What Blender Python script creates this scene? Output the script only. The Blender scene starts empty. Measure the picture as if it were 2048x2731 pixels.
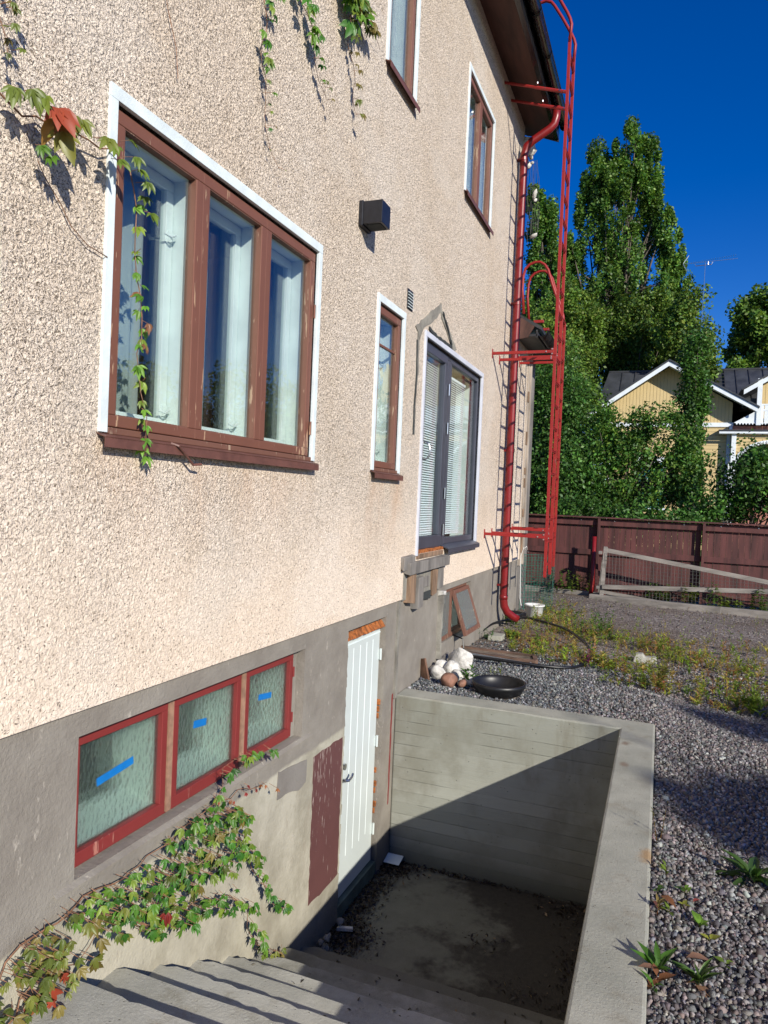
import bpy, math, random
import numpy as np
from mathutils import Vector, Matrix
random.seed(7); RNG = np.random.default_rng(11)
SC = bpy.context.scene
COL = SC.collection
# ------------------------------------------------------------ camera, light, exposure
yaw, pitch, roll = 0.370438080, -0.0198983, 0.0425254
cyw, syw, cp, sp, cr, sr = math.cos(yaw), math.sin(yaw), math.cos(pitch), math.sin(pitch), math.cos(roll), math.sin(roll)
fw = Vector((-syw*cp, cyw*cp, sp)); rt = Vector((cyw, syw, 0)); up = rt.cross(fw)
rt2 = cr*rt + sr*up; up2 = -sr*rt + cr*up
cam = bpy.data.objects.new('camera', bpy.data.cameras.new('camera')); COL.objects.link(cam)
cam.matrix_world = Matrix(((rt2.x, up2.x, -fw.x, 2.0), (rt2.y, up2.y, -fw.y, 0.0), (rt2.z, up2.z, -fw.z, 1.65), (0, 0, 0, 1)))
cam.data.sensor_fit = 'VERTICAL'; cam.data.sensor_height = 36.0; cam.data.lens = 1904.86/2731*36
cam.data.clip_end = 2000; cam.data.clip_start = 0.05
SC.camera = cam
SUNV = Vector((1.0, -0.863, 0.625)).normalized()
sun = bpy.data.objects.new('sun', bpy.data.lights.new('sun', 'SUN')); COL.objects.link(sun)
sun.data.energy = 4.6; sun.data.angle = math.radians(0.53); sun.data.color = (1.0, 0.945, 0.835)
sun.rotation_euler = SUNV.to_track_quat('Z', 'Y').to_euler(); sun.location = (20, -17, 14)
W = bpy.data.worlds.new('World'); SC.world = W; W.use_nodes = True
wn = W.node_tree.nodes; wl = W.node_tree.links
sky = wn.new('ShaderNodeTexSky'); sky.sky_type = 'NISHITA'; sky.sun_disc = False
sky.sun_elevation = math.asin(SUNV.z); sky.sun_rotation = math.atan2(SUNV.x, SUNV.y)
sky.altitude = 100; sky.air_density = 0.85; sky.dust_density = 0.15; sky.ozone_density = 4.0
hs = wn.new('ShaderNodeHueSaturation'); hs.inputs['Hue'].default_value = 0.519; hs.inputs['Saturation'].default_value = 1.35; hs.inputs['Value'].default_value = 1.06
wl.new(sky.outputs[0], hs.inputs['Color']); wl.new(hs.outputs[0], wn['Background'].inputs['Color'])
wn['Background'].inputs['Strength'].default_value = 0.10
SC.view_settings.view_transform = 'Standard'; SC.view_settings.look = 'None'
SC.view_settings.exposure = 0.35; SC.view_settings.gamma = 1.0
SC.cycles.max_bounces = 8; SC.cycles.transparent_max_bounces = 16

# ------------------------------------------------------------ mesh helpers
class MB:
    def __init__(s): s.v = []; s.f = []
    def face(s, pts):
        n = len(s.v); s.v += [tuple(p) for p in pts]; s.f.append(tuple(range(n, n+len(pts)))); return s
    def box(s, x0, x1, y0, y1, z0, z1):
        n = len(s.v)
        s.v += [(x0,y0,z0),(x1,y0,z0),(x1,y1,z0),(x0,y1,z0),(x0,y0,z1),(x1,y0,z1),(x1,y1,z1),(x0,y1,z1)]
        s.f += [tuple(n+i for i in q) for q in ((3,2,1,0),(4,5,6,7),(0,1,5,4),(1,2,6,5),(2,3,7,6),(3,0,4,7))]; return s
    def hexa(s, p):
        n = len(s.v); s.v += [tuple(q) for q in p]
        s.f += [tuple(n+i for i in q) for q in ((3,2,1,0),(4,5,6,7),(0,1,5,4),(1,2,6,5),(2,3,7,6),(3,0,4,7))]; return s
    def prism(s, poly, ax, a, b):
        """poly in the two other axes, extruded along ax ('x','y','z') from a to b"""
        mk = {'x': lambda u, v, w: (w, u, v), 'y': lambda u, v, w: (u, w, v), 'z': lambda u, v, w: (u, v, w)}[ax]
        n = len(s.v); k = len(poly)
        s.v += [mk(u, v, a) for u, v in poly] + [mk(u, v, b) for u, v in poly]
        s.f.append(tuple(range(n+k-1, n-1, -1))); s.f.append(tuple(range(n+k, n+2*k)))
        s.f += [(n+i, n+(i+1) % k, n+k+(i+1) % k, n+k+i) for i in range(k)]; return s
    def tube(s, pts, r, n=8, cap=True):
        pts = [Vector(p) for p in pts]; rs = r if isinstance(r, (list, tuple)) else [r]*len(pts)
        prev = None; rings = []
        for i, p in enumerate(pts):
            d = (pts[min(i+1, len(pts)-1)] - pts[max(i-1, 0)])
            d = d.normalized() if d.length > 1e-9 else Vector((0, 0, 1))
            a = prev if prev is not None else (Vector((0, 0, 1)) if abs(d.z) < .9 else Vector((1, 0, 0)))
            u = (a - d*a.dot(d)); u = u.normalized() if u.length > 1e-6 else d.orthogonal().normalized()
            prev = u; w = d.cross(u); base = len(s.v)
            for k in range(n):
                t = 2*math.pi*k/n; s.v.append(tuple(p + (u*math.cos(t) + w*math.sin(t))*rs[i]))
            rings.append(base)
        for a, b in zip(rings, rings[1:]):
            s.f += [(a+k, a+(k+1) % n, b+(k+1) % n, b+k) for k in range(n)]
        if cap: s.f.append(tuple(rings[0]+k for k in range(n-1, -1, -1))); s.f.append(tuple(rings[-1]+k for k in range(n)))
        return s
    def bar(s, a, b, w, h, side=(1, 0, 0)):
        a = Vector(a); b = Vector(b); d = (b-a).normalized(); sd = Vector(side); sd = (sd - d*sd.dot(d)).normalized(); u = d.cross(sd)
        P = []
        for q in (a, b):
            for i, j in ((-1, -1), (1, -1), (1, 1), (-1, 1)): P.append(q + sd*(i*w/2) + u*(j*h/2))
        return s.hexa(P)
    def lathe(s, c, prof, n=24):
        n0 = len(s.v)
        for r, z in prof:
            for k in range(n):
                t = 2*math.pi*k/n; s.v.append((c[0]+r*math.cos(t), c[1]+r*math.sin(t), c[2]+z))
        for i in range(len(prof)-1):
            s.f += [(n0+i*n+k, n0+i*n+(k+1) % n, n0+(i+1)*n+(k+1) % n, n0+(i+1)*n+k) for k in range(n)]
        return s
ORG = {}
def link(name, me, mat, parent, smooth, bevel, label):
    ob = bpy.data.objects.new(name, me); COL.objects.link(ob)
    if mat: me.materials.append(mat)
    if parent is not None:
        ob.parent = parent; ORG[ob] = ORG.get(parent, Vector((0, 0, 0)))
    if smooth:
        me.shade_smooth()
    if bevel:
        m = ob.modifiers.new('bevel', 'BEVEL'); m.width = bevel; m.segments = 2; m.limit_method = 'ANGLE'; m.harden_normals = False
    if label: ob['label'] = label
    return ob
def part(name, mb, mat, parent=None, smooth=False, bevel=0, label=None):
    o = ORG.get(parent, Vector((0, 0, 0))) if parent is not None else Vector((0, 0, 0))
    me = bpy.data.meshes.new(name)
    me.from_pydata([(v[0]-o.x, v[1]-o.y, v[2]-o.z) for v in mb.v], [], mb.f); me.validate(); me.update()
    return link(name, me, mat, parent, smooth, bevel, label)
def npart(name, V, F, mat, parent=None, cols=None, smooth=False, label=None):
    """V (n,3), F (m,k) same-size faces, cols (n,3) point colours"""
    o = ORG.get(parent, Vector((0, 0, 0))) if parent is not None else Vector((0, 0, 0))
    me = bpy.data.meshes.new(name); m, k = F.shape
    me.vertices.add(len(V)); me.vertices.foreach_set('co', (V-np.array(o)).astype(np.float32).ravel())
    me.loops.add(m*k); me.loops.foreach_set('vertex_index', F.astype(np.int32).ravel())
    me.polygons.add(m); me.polygons.foreach_set('loop_start', np.arange(0, m*k, k, dtype=np.int32))
    me.update(calc_edges=True)
    if cols is not None:
        ca = me.color_attributes.new('Col', 'FLOAT_COLOR', 'POINT')
        ca.data.foreach_set('color', np.c_[cols, np.ones(len(V))].astype(np.float32).ravel())
    return link(name, me, mat, parent, smooth, 0, label)
def thing(name, label, cat, loc=(0, 0, 0), group=None):
    o = bpy.data.objects.new(name, None); COL.objects.link(o); o.location = loc; ORG[o] = Vector(loc); o.empty_display_size = .1
    o['label'] = label; o['category'] = cat
    if group: o['group'] = group
    return o
def tag(o, label, cat, group=None):
    o['label'] = label; o['category'] = cat
    if group: o['group'] = group
    return o
def struct(o): o['kind'] = 'structure'; return o
def recenter(ob, loc):
    """give a top-level single mesh its own origin"""
    loc = Vector(loc); ob.data.transform(Matrix.Translation(-loc)); ob.location = loc; return ob

# ------------------------------------------------------------ materials
class NT:
    def __init__(s, name):
        s.m = bpy.data.materials.new(name); s.m.use_nodes = True; s.t = s.m.node_tree; s.n = s.t.nodes; s.l = s.t.links
        s.b = s.n['Principled BSDF']; s.co = s.n.new('ShaderNodeTexCoord').outputs['Object']
        g = s.n.new('ShaderNodeNewGeometry'); s.pos = g.outputs['Position']; s.co = s.pos
    def add(s, typ, **kw):
        nd = s.n.new('ShaderNode'+typ)
        for k, v in kw.items(): setattr(nd, k, v)
        return nd
    def put(s, sock, v):
        if isinstance(v, bpy.types.NodeSocket): s.l.new(v, sock)
        else: sock.default_value = v
    def c4(s, c): return (c[0], c[1], c[2], 1.0) if isinstance(c, (tuple, list)) and len(c) == 3 else c
    def vec(s, scale=(1, 1, 1), src=None):
        nd = s.add('Mapping'); s.l.new(src or s.co, nd.inputs[0]); nd.inputs['Scale'].default_value = scale; return nd.outputs[0]
    def noise(s, scale, detail=3, rough=.5, vec=None, dist=0, col=False):
        nd = s.add('TexNoise'); s.l.new(vec or s.co, nd.inputs['Vector']); nd.inputs['Scale'].default_value = scale
        nd.inputs['Detail'].default_value = detail; nd.inputs['Roughness'].default_value = rough; nd.inputs['Distortion'].default_value = dist
        return nd.outputs['Color' if col else 'Fac']
    def vor(s, scale, vec=None, feature='F1', out='Distance', rand=1.0):
        nd = s.add('TexVoronoi', feature=feature); s.l.new(vec or s.co, nd.inputs['Vector']); nd.inputs['Scale'].default_value = scale
        nd.inputs['Randomness'].default_value = rand
        return nd.outputs[out]
    def ramp(s, fac, a, b, ca=(0, 0, 0), cb=(1, 1, 1)):
        nd = s.add('MapRange', interpolation_type='SMOOTHSTEP'); s.l.new(fac, nd.inputs[0]); nd.inputs[1].default_value = a; nd.inputs[2].default_value = b
        return nd.outputs[0]
    def mix(s, fac, a, b, mode='MIX'):
        nd = s.add('Mix', data_type='RGBA', blend_type=mode); s.put(nd.inputs[0], fac); s.put(nd.inputs[6], s.c4(a)); s.put(nd.inputs[7], s.c4(b)); return nd.outputs[2]
    def math(s, op, a, b=0.0, c=0.0):
        nd = s.add('Math', operation=op); s.put(nd.inputs[0], a); s.put(nd.inputs[1], b); s.put(nd.inputs[2], c); return nd.outputs[0]
    def xyz(s):
        nd = s.add('SeparateXYZ'); s.l.new(s.co, nd.inputs[0]); return nd.outputs
    def bump(s, h, dist=.01, strength=1.0, nrm=None):
        nd = s.add('Bump'); s.put(nd.inputs['Height'], h); nd.inputs['Distance'].default_value = dist; nd.inputs['Strength'].default_value = strength
        if nrm: s.l.new(nrm, nd.inputs['Normal'])
        return nd.outputs[0]
    def fin(s, col=None, rough=.6, nrm=None, metal=0, spec=.5, **kw):
        if col is not None: s.put(s.b.inputs['Base Color'], s.c4(col))
        s.put(s.b.inputs['Roughness'], rough); s.b.inputs['Metallic'].default_value = metal
        s.b.inputs['Specular IOR Level'].default_value = spec
        if nrm: s.l.new(nrm, s.b.inputs['Normal'])
        return s.m
def simple(name, c, rough=.5, var=.12, vs=6, bump=.0, bs=60, metal=0, spec=.5, stretch=(1, 1, 1)):
    t = NT(name); v = t.vec(stretch); n = t.noise(vs, 4, .6, v)
    lo = tuple(x*(1-var*1.6) for x in c); hi = tuple(min(1, x*(1+var*1.6)) for x in c)
    col = t.mix(t.ramp(n, .3, .7), lo, hi)
    nr = t.bump(t.noise(bs, 3, .6, v), bump) if bump else None
    return t.fin(col, rough, nr, metal, spec)
def peeled(name, c, under, amount=.62, sc=14, rough=.55):
    """paint with flaked, vertical-grained wear"""
    t = NT(name); v = t.vec((1, 1, .12)); n = t.noise(sc*4, 4, .6, v); m = t.noise(2.2, 3, .6)
    w = t.ramp(t.math('ADD', t.math('MULTIPLY', n, .75), t.math('MULTIPLY', m, .35)), amount, amount+.03)
    base = t.mix(t.noise(5, 4, .6), tuple(x*.82 for x in c), tuple(min(1, x*1.15) for x in c))
    return t.fin(t.mix(w, base, under), rough, t.bump(t.math('ADD', w, t.math('MULTIPLY', n, .5)), .0012))

def m_stucco():
    t = NT('roughcast'); X = t.xyz()
    wob = t.noise(38, 2, .5, col=True)
    vm = t.add('VectorMath', operation='MULTIPLY_ADD'); t.l.new(wob, vm.inputs[0]); vm.inputs[1].default_value = (.030,)*3; t.l.new(t.co, vm.inputs[2])
    d = vm.outputs[0]
    v1 = t.vor(84, d, 'SMOOTH_F1'); n1 = t.noise(112, 2, .6, d, .8); n2 = t.noise(300, 2, .5)
    low = t.ramp(t.math('ADD', X[2], t.math('MULTIPLY', t.noise(1.5, 3), .9)), 2.5, 1.2)      # the lower wall was thrown smoother
    h = t.math('ADD', t.math('SUBTRACT', t.math('MULTIPLY', n1, 1.5), t.math('MULTIPLY', v1, 1.0)), t.math('MULTIPLY', n2, .2))
    h = t.math('MULTIPLY', h, t.math('SUBTRACT', 1.0, t.math('MULTIPLY', low, .60)))
    big = t.noise(.9, 4, .6); mid = t.noise(6, 4, .6)
    ca = t.mix(t.ramp(big, .35, .65), (.78, .66, .53), (.83, .72, .60))
    ca = t.mix(t.math('MULTIPLY', low, .6), ca, (.84, .69, .55))
    ca = t.mix(t.math('MULTIPLY', t.ramp(mid, .45, .75), .25), ca, (.70, .56, .42))
    rc = t.add('TexVoronoi'); t.l.new(d, rc.inputs['Vector']); rc.inputs['Scale'].default_value = 108
    sep = t.add('SeparateColor'); t.l.new(rc.outputs['Color'], sep.inputs[0])
    ca = t.mix(1.0, ca, t.mix(sep.outputs[2], (.82, .80, .78), (1.08, 1.08, 1.08)), 'MULTIPLY')
    peb = t.math('MULTIPLY', t.math('LESS_THAN', sep.outputs[0], .15), t.ramp(rc.outputs['Distance'], .50, .36))
    ca = t.mix(t.math('MULTIPLY', peb, .85), ca, t.mix(sep.outputs[1], (.09, .07, .055), (.30, .23, .17)))
    pit = t.math('MULTIPLY', t.ramp(n1, .445, .395), t.math('SUBTRACT', 1.0, t.math('MULTIPLY', low, .85)))
    ca = t.mix(t.math('MULTIPLY', pit, .80), ca, (.13, .10, .07))  # pits darkened in the colour, standing in for their self-shadowing
    streak = t.ramp(t.noise(3.2, 4, .65, t.vec((1, 1, .09))), .50, .78)
    ca = t.mix(t.math('MULTIPLY', streak, .22), ca, (.52, .44, .34))
    patch_ = t.ramp(t.noise(1.1, 3, .5, t.vec((1, .7, 1.3))), .56, .62)
    ca = t.mix(t.math('MULTIPLY', patch_, .16), ca, (.80, .74, .66))
    def wash(y0, y1, z0, z1, k, ca):
        a = t.ramp(X[1], y0-.15, y0+.1); b = t.ramp(X[1], y1+.15, y1-.1); c = t.ramp(X[2], z0, z0+.5); e = t.math('LESS_THAN', X[2], z1)
        f = t.math('MULTIPLY', t.math('MULTIPLY', a, b), t.math('MULTIPLY', c, e))
        f = t.math('MULTIPLY', f, t.math('MULTIPLY', t.ramp(t.noise(4, 4, .6, t.vec((1, 1, .35))), .35, .7), k))
        return t.mix(f, ca, (.62, .40, .25))
    ca = wash(4.8, 5.5, 1.15, 1.83, .5, ca); ca = wash(2.1, 3.9, 1.3, 1.83, .4, ca)
    return t.fin(ca, .9, t.bump(h, .0085, 1.0), spec=.12)
def m_plinth():
    t = NT('plinth_plaster'); X = t.xyz(); n = t.noise(3, 5, .65); f = t.noise(60, 4, .6); g = t.noise(220, 2, .5)
    zz = t.math('ADD', X[2], t.math('MULTIPLY', t.math('SUBTRACT', n, .5), .10))
    low = t.math('MULTIPLY', t.ramp(zz, .035, .005), t.math('LESS_THAN', X[1], 5.3))
    gy = t.mix(t.ramp(n, .3, .7), (.205, .182, .155), (.27, .245, .21))
    be = t.mix(t.ramp(t.noise(2.3, 5, .7), .35, .68), (.46, .43, .345), (.31, .285, .22))
    be = t.mix(t.math('MULTIPLY', t.ramp(t.noise(9, 5, .7, t.vec((1, 1, .5))), .56, .75), .6), be, (.30, .25, .19))
    c = t.mix(low, gy, be)
    c = t.mix(t.math('MULTIPLY', t.ramp(t.noise(22, 4, .7, t.vec((1, 1, .4))), .63, .72), .5), c, (.52, .47, .40))
    # darker colour at the foot of the wall
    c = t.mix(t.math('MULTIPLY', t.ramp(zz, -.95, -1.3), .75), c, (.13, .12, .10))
    h = t.math('ADD', t.math('MULTIPLY', f, .8), t.math('MULTIPLY', n, 3))
    return t.fin(c, .85, t.bump(h, .005, .9, t.bump(g, .002)), spec=.25)
def m_board_concrete():
    t = NT('board_marked_concrete'); X = t.xyz()
    row = t.math('DIVIDE', t.math('ADD', X[2], t.math('MULTIPLY', t.noise(.7, 1), .03)), .098); fl = t.math('FLOOR', row); fr = t.math('FRACT', row)
    wn_ = t.add('TexWhiteNoise', noise_dimensions='1D'); t.l.new(fl, wn_.inputs['W'])
    seam = t.math('MULTIPLY', t.ramp(fr, .045, 0.0), t.ramp(t.noise(2.6, 3), .42, .62))
    grain = t.noise(9, 5, .65, t.vec((.5, .5, 9)), 1.2)
    blot = t.noise(1.7, 5, .65)
    c = t.mix(wn_.outputs[0], (.255, .262, .225), (.37, .375, .33))
    c = t.mix(t.math('MULTIPLY', grain, .45), c, (.22, .225, .185))
    c = t.mix(t.math('MULTIPLY', t.ramp(blot, .40, .62), .75), c, (.195, .19, .15))
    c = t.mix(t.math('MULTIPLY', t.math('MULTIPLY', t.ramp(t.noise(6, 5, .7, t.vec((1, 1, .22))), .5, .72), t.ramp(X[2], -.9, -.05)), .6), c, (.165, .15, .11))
    c = t.mix(t.math('MULTIPLY', t.ramp(t.noise(3, 4, .6, t.vec((1, 1, .25))), .6, .75), .35), c, (.5, .5, .46))
    c = t.mix(t.math('MULTIPLY', seam, .5), c, (.13, .13, .11))
    pit = t.ramp(t.vor(16), .09, .05)
    c = t.mix(t.math('MULTIPLY', pit, .6), c, (.1, .1, .09))
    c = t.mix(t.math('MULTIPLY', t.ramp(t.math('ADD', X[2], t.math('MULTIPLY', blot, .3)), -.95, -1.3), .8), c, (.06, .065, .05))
    h = t.math('SUBTRACT', t.math('ADD', t.math('MULTIPLY', grain, .5), wn_.outputs[0]), t.math('ADD', seam, pit))
    return t.fin(c, .85, t.bump(h, .004, .8, t.bump(t.noise(200, 3), .001)), spec=.3)
def m_concrete(name, a, b, dirt=(.16, .14, .11), k=.5, foot_dark=None, spots=()):
    t = NT(name); n = t.noise(2.4, 5, .65); f = t.noise(70, 4, .7); s_ = t.noise(340, 2, .6)
    c = t.mix(t.ramp(n, .3, .7), a, b); c = t.mix(t.math('MULTIPLY', t.ramp(t.noise(5, 5, .7), .52, .72), k), c, dirt)
    c = t.mix(t.math('MULTIPLY', t.ramp(s_, .55, .7), .35), c, tuple(x*1.5 for x in b))
    c = t.mix(t.math('MULTIPLY', t.ramp(s_, .45, .3), .4), c, tuple(x*.45 for x in a))
    pit = t.ramp(t.vor(30), .12, .05); X = t.xyz()
    if foot_dark:   # colour darkens to green-brown towards the foot of the stairs
        c = t.mix(t.math('MULTIPLY', t.ramp(t.math('ADD', X[2], t.math('MULTIPLY', n, .5)), *foot_dark), .82), c, (.095, .088, .062))
    for (px_, py_, pr_, pc_) in spots:
        dx = t.math('SUBTRACT', X[0], px_); dy = t.math('MULTIPLY', t.math('SUBTRACT', X[1], py_), .6)
        d_ = t.math('SQRT', t.math('ADD', t.math('MULTIPLY', dx, dx), t.math('MULTIPLY', dy, dy)))
        d_ = t.math('ADD', d_, t.math('MULTIPLY', t.math('SUBTRACT', t.noise(14, 4, .7), .5), pr_*1.4))
        c = t.mix(t.math('MULTIPLY', t.ramp(d_, pr_, pr_*.2), .75), c, pc_)
    return t.fin(t.mix(t.math('MULTIPLY', pit, .35), c, dirt), .88, t.bump(t.math('SUBTRACT', t.math('ADD', f, t.math('MULTIPLY', s_, .4)), pit), .0035), spec=.25)
def m_floor():
    t = NT('mottled_floor'); n = t.noise(1.6, 5, .7); X = t.xyz()
    dark_side = t.ramp(t.math('ADD', t.math('MULTIPLY', n, 1.3), t.math('MULTIPLY', X[0], .33)), .80, 1.02)  # floor colour darkens in blotches and towards the right
    c = t.mix(t.noise(9, 5, .7), (.105, .102, .076), (.215, .205, .155)); c = t.mix(dark_side, c, t.mix(t.noise(30, 3), (.035, .03, .022), (.075, .065, .05)))
    return t.fin(c, .8, t.bump(t.noise(90, 4, .7), .005), spec=.3)
def m_ground():
    t = NT('yard_ground'); v = t.vor(42, out='Color'); sep = t.add('SeparateColor'); t.l.new(v, sep.inputs[0]); dist = t.vor(42)
    n = t.noise(.55, 4, .6); X = t.xyz()
    g = t.mix(sep.outputs[0], (.10, .085, .075), (.27, .225, .195)); g = t.mix(t.math('MULTIPLY', t.math('GREATER_THAN', sep.outputs[1], .9), .7), g, (.46, .42, .38))
    soil = t.mix(t.noise(6, 4, .7), (.075, .052, .034), (.16, .115, .075))
    c = t.mix(t.math('MULTIPLY', t.ramp(n, .42, .66), .75), g, soil)
    far = t.ramp(X[1], 16, 22); c = t.mix(far, c, t.mix(t.noise(1.5, 4), (.035, .06, .014), (.07, .10, .025)))
    return t.fin(c, .9, t.bump(t.math('SUBTRACT', t.noise(30, 3), dist), .010), spec=.25)
def m_vcol(name, rough=.7, transl=0.0, spec=.3, bump=0, bs=200, gain=1.0):
    t = NT(name); a = t.add('VertexColor', layer_name='Col'); c = a.outputs[0]
    n = t.noise(35 if not bump else bs, 3, .6); c = t.mix(.35, c, t.mix(n, (.25,)*3, (1.0,)*3), 'MULTIPLY') if bump else c
    m = t.fin(c, rough, t.bump(t.noise(bs, 3), bump) if bump else None, spec=spec)
    if transl:
        tr = t.add('BsdfTranslucent'); t.l.new(t.mix(1.0, c, (1.0, 1.0, .55), 'MULTIPLY'), tr.inputs[0]); ms = t.add('MixShader'); ms.inputs[0].default_value = transl
        t.l.new(t.b.outputs[0], ms.inputs[1]); t.l.new(tr.outputs[0], ms.inputs[2]); t.l.new(ms.outputs[0], t.n['Material Output'].inputs[0])
    return m
def m_glass(name='window_glass', tint=(.94, .965, .955), refl=1.0, wav=.0):
    t = NT(name); t.n.remove(t.b); tr = t.add('BsdfTransparent'); tr.inputs[0].default_value = (*tint, 1); gl = t.add('BsdfGlossy'); gl.inputs['Roughness'].default_value = 0.0
    g_ = t.add('NewGeometry'); fr = t.add('Fresnel'); t.l.new(t.math('ADD', 1.55, t.math('MULTIPLY', g_.outputs['Backfacing'], 1/1.55-1.55)), fr.inputs[0])
    if wav:
        b = t.bump(t.noise(4, 2, .5, dist=.5), wav); t.l.new(b, gl.inputs['Normal'])
    k = t.math('MINIMUM', t.math('MULTIPLY', fr.outputs[0], 1.6*refl), 1.0)
    ms = t.add('MixShader'); t.l.new(k, ms.inputs[0]); t.l.new(tr.outputs[0], ms.inputs[1]); t.l.new(gl.outputs[0], ms.inputs[2]); t.l.new(ms.outputs[0], t.n['Material Output'].inputs[0])
    return t.m
def m_obscure(name, tint, cell=50, stretch=(1, 1, .62), dif=.09):
    t = NT(name); v = t.vec(stretch); vd = t.vor(cell, v, 'F1'); h = t.math('ADD', t.math('MULTIPLY', vd, -1.0), t.math('MULTIPLY', t.noise(cell*1.6, 2, .5, v), .6)); nr = t.bump(h, .0048, 1.0); nr2 = t.bump(h, .0035, 1.0)
    t.n.remove(t.b)
    df = t.add('BsdfDiffuse'); df.inputs[0].default_value = (*tint, 1); t.l.new(nr, df.inputs['Normal'])
    tl = t.add('BsdfTranslucent'); tl.inputs[0].default_value = (*tint, 1)
    gl = t.add('BsdfGlossy'); gl.inputs['Roughness'].default_value = .07; t.l.new(nr, gl.inputs['Normal'])
    rf = t.add('BsdfRefraction'); rf.inputs['Roughness'].default_value = .2; rf.inputs['IOR'].default_value = 1.15; rf.inputs[0].default_value = (.82, .90, .87, 1); t.l.new(nr2, rf.inputs['Normal'])
    tr = t.add('BsdfTransparent'); tr.inputs[0].default_value = (.84, .91, .88, 1)
    g_ = t.add('NewGeometry'); fr = t.add('Fresnel'); t.l.new(t.math('ADD', 1.5, t.math('MULTIPLY', g_.outputs['Backfacing'], 1/1.5-1.5)), fr.inputs[0]); t.l.new(nr, fr.inputs['Normal'])
    def mx(f, a, b):
        m = t.add('MixShader'); t.put(m.inputs[0], f); t.l.new(a, m.inputs[1]); t.l.new(b, m.inputs[2]); return m.outputs[0]
    body = mx(.62, tr.outputs[0], rf.outputs[0]); body = mx(dif, body, mx(.45, df.outputs[0], tl.outputs[0]))
    edge = t.ramp(vd, .30, .46)
    t.l.new(mx(t.math('MULTIPLY', fr.outputs[0], 1.5), body, gl.outputs[0]), t.n['Material Output'].inputs[0]); return t.m

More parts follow.
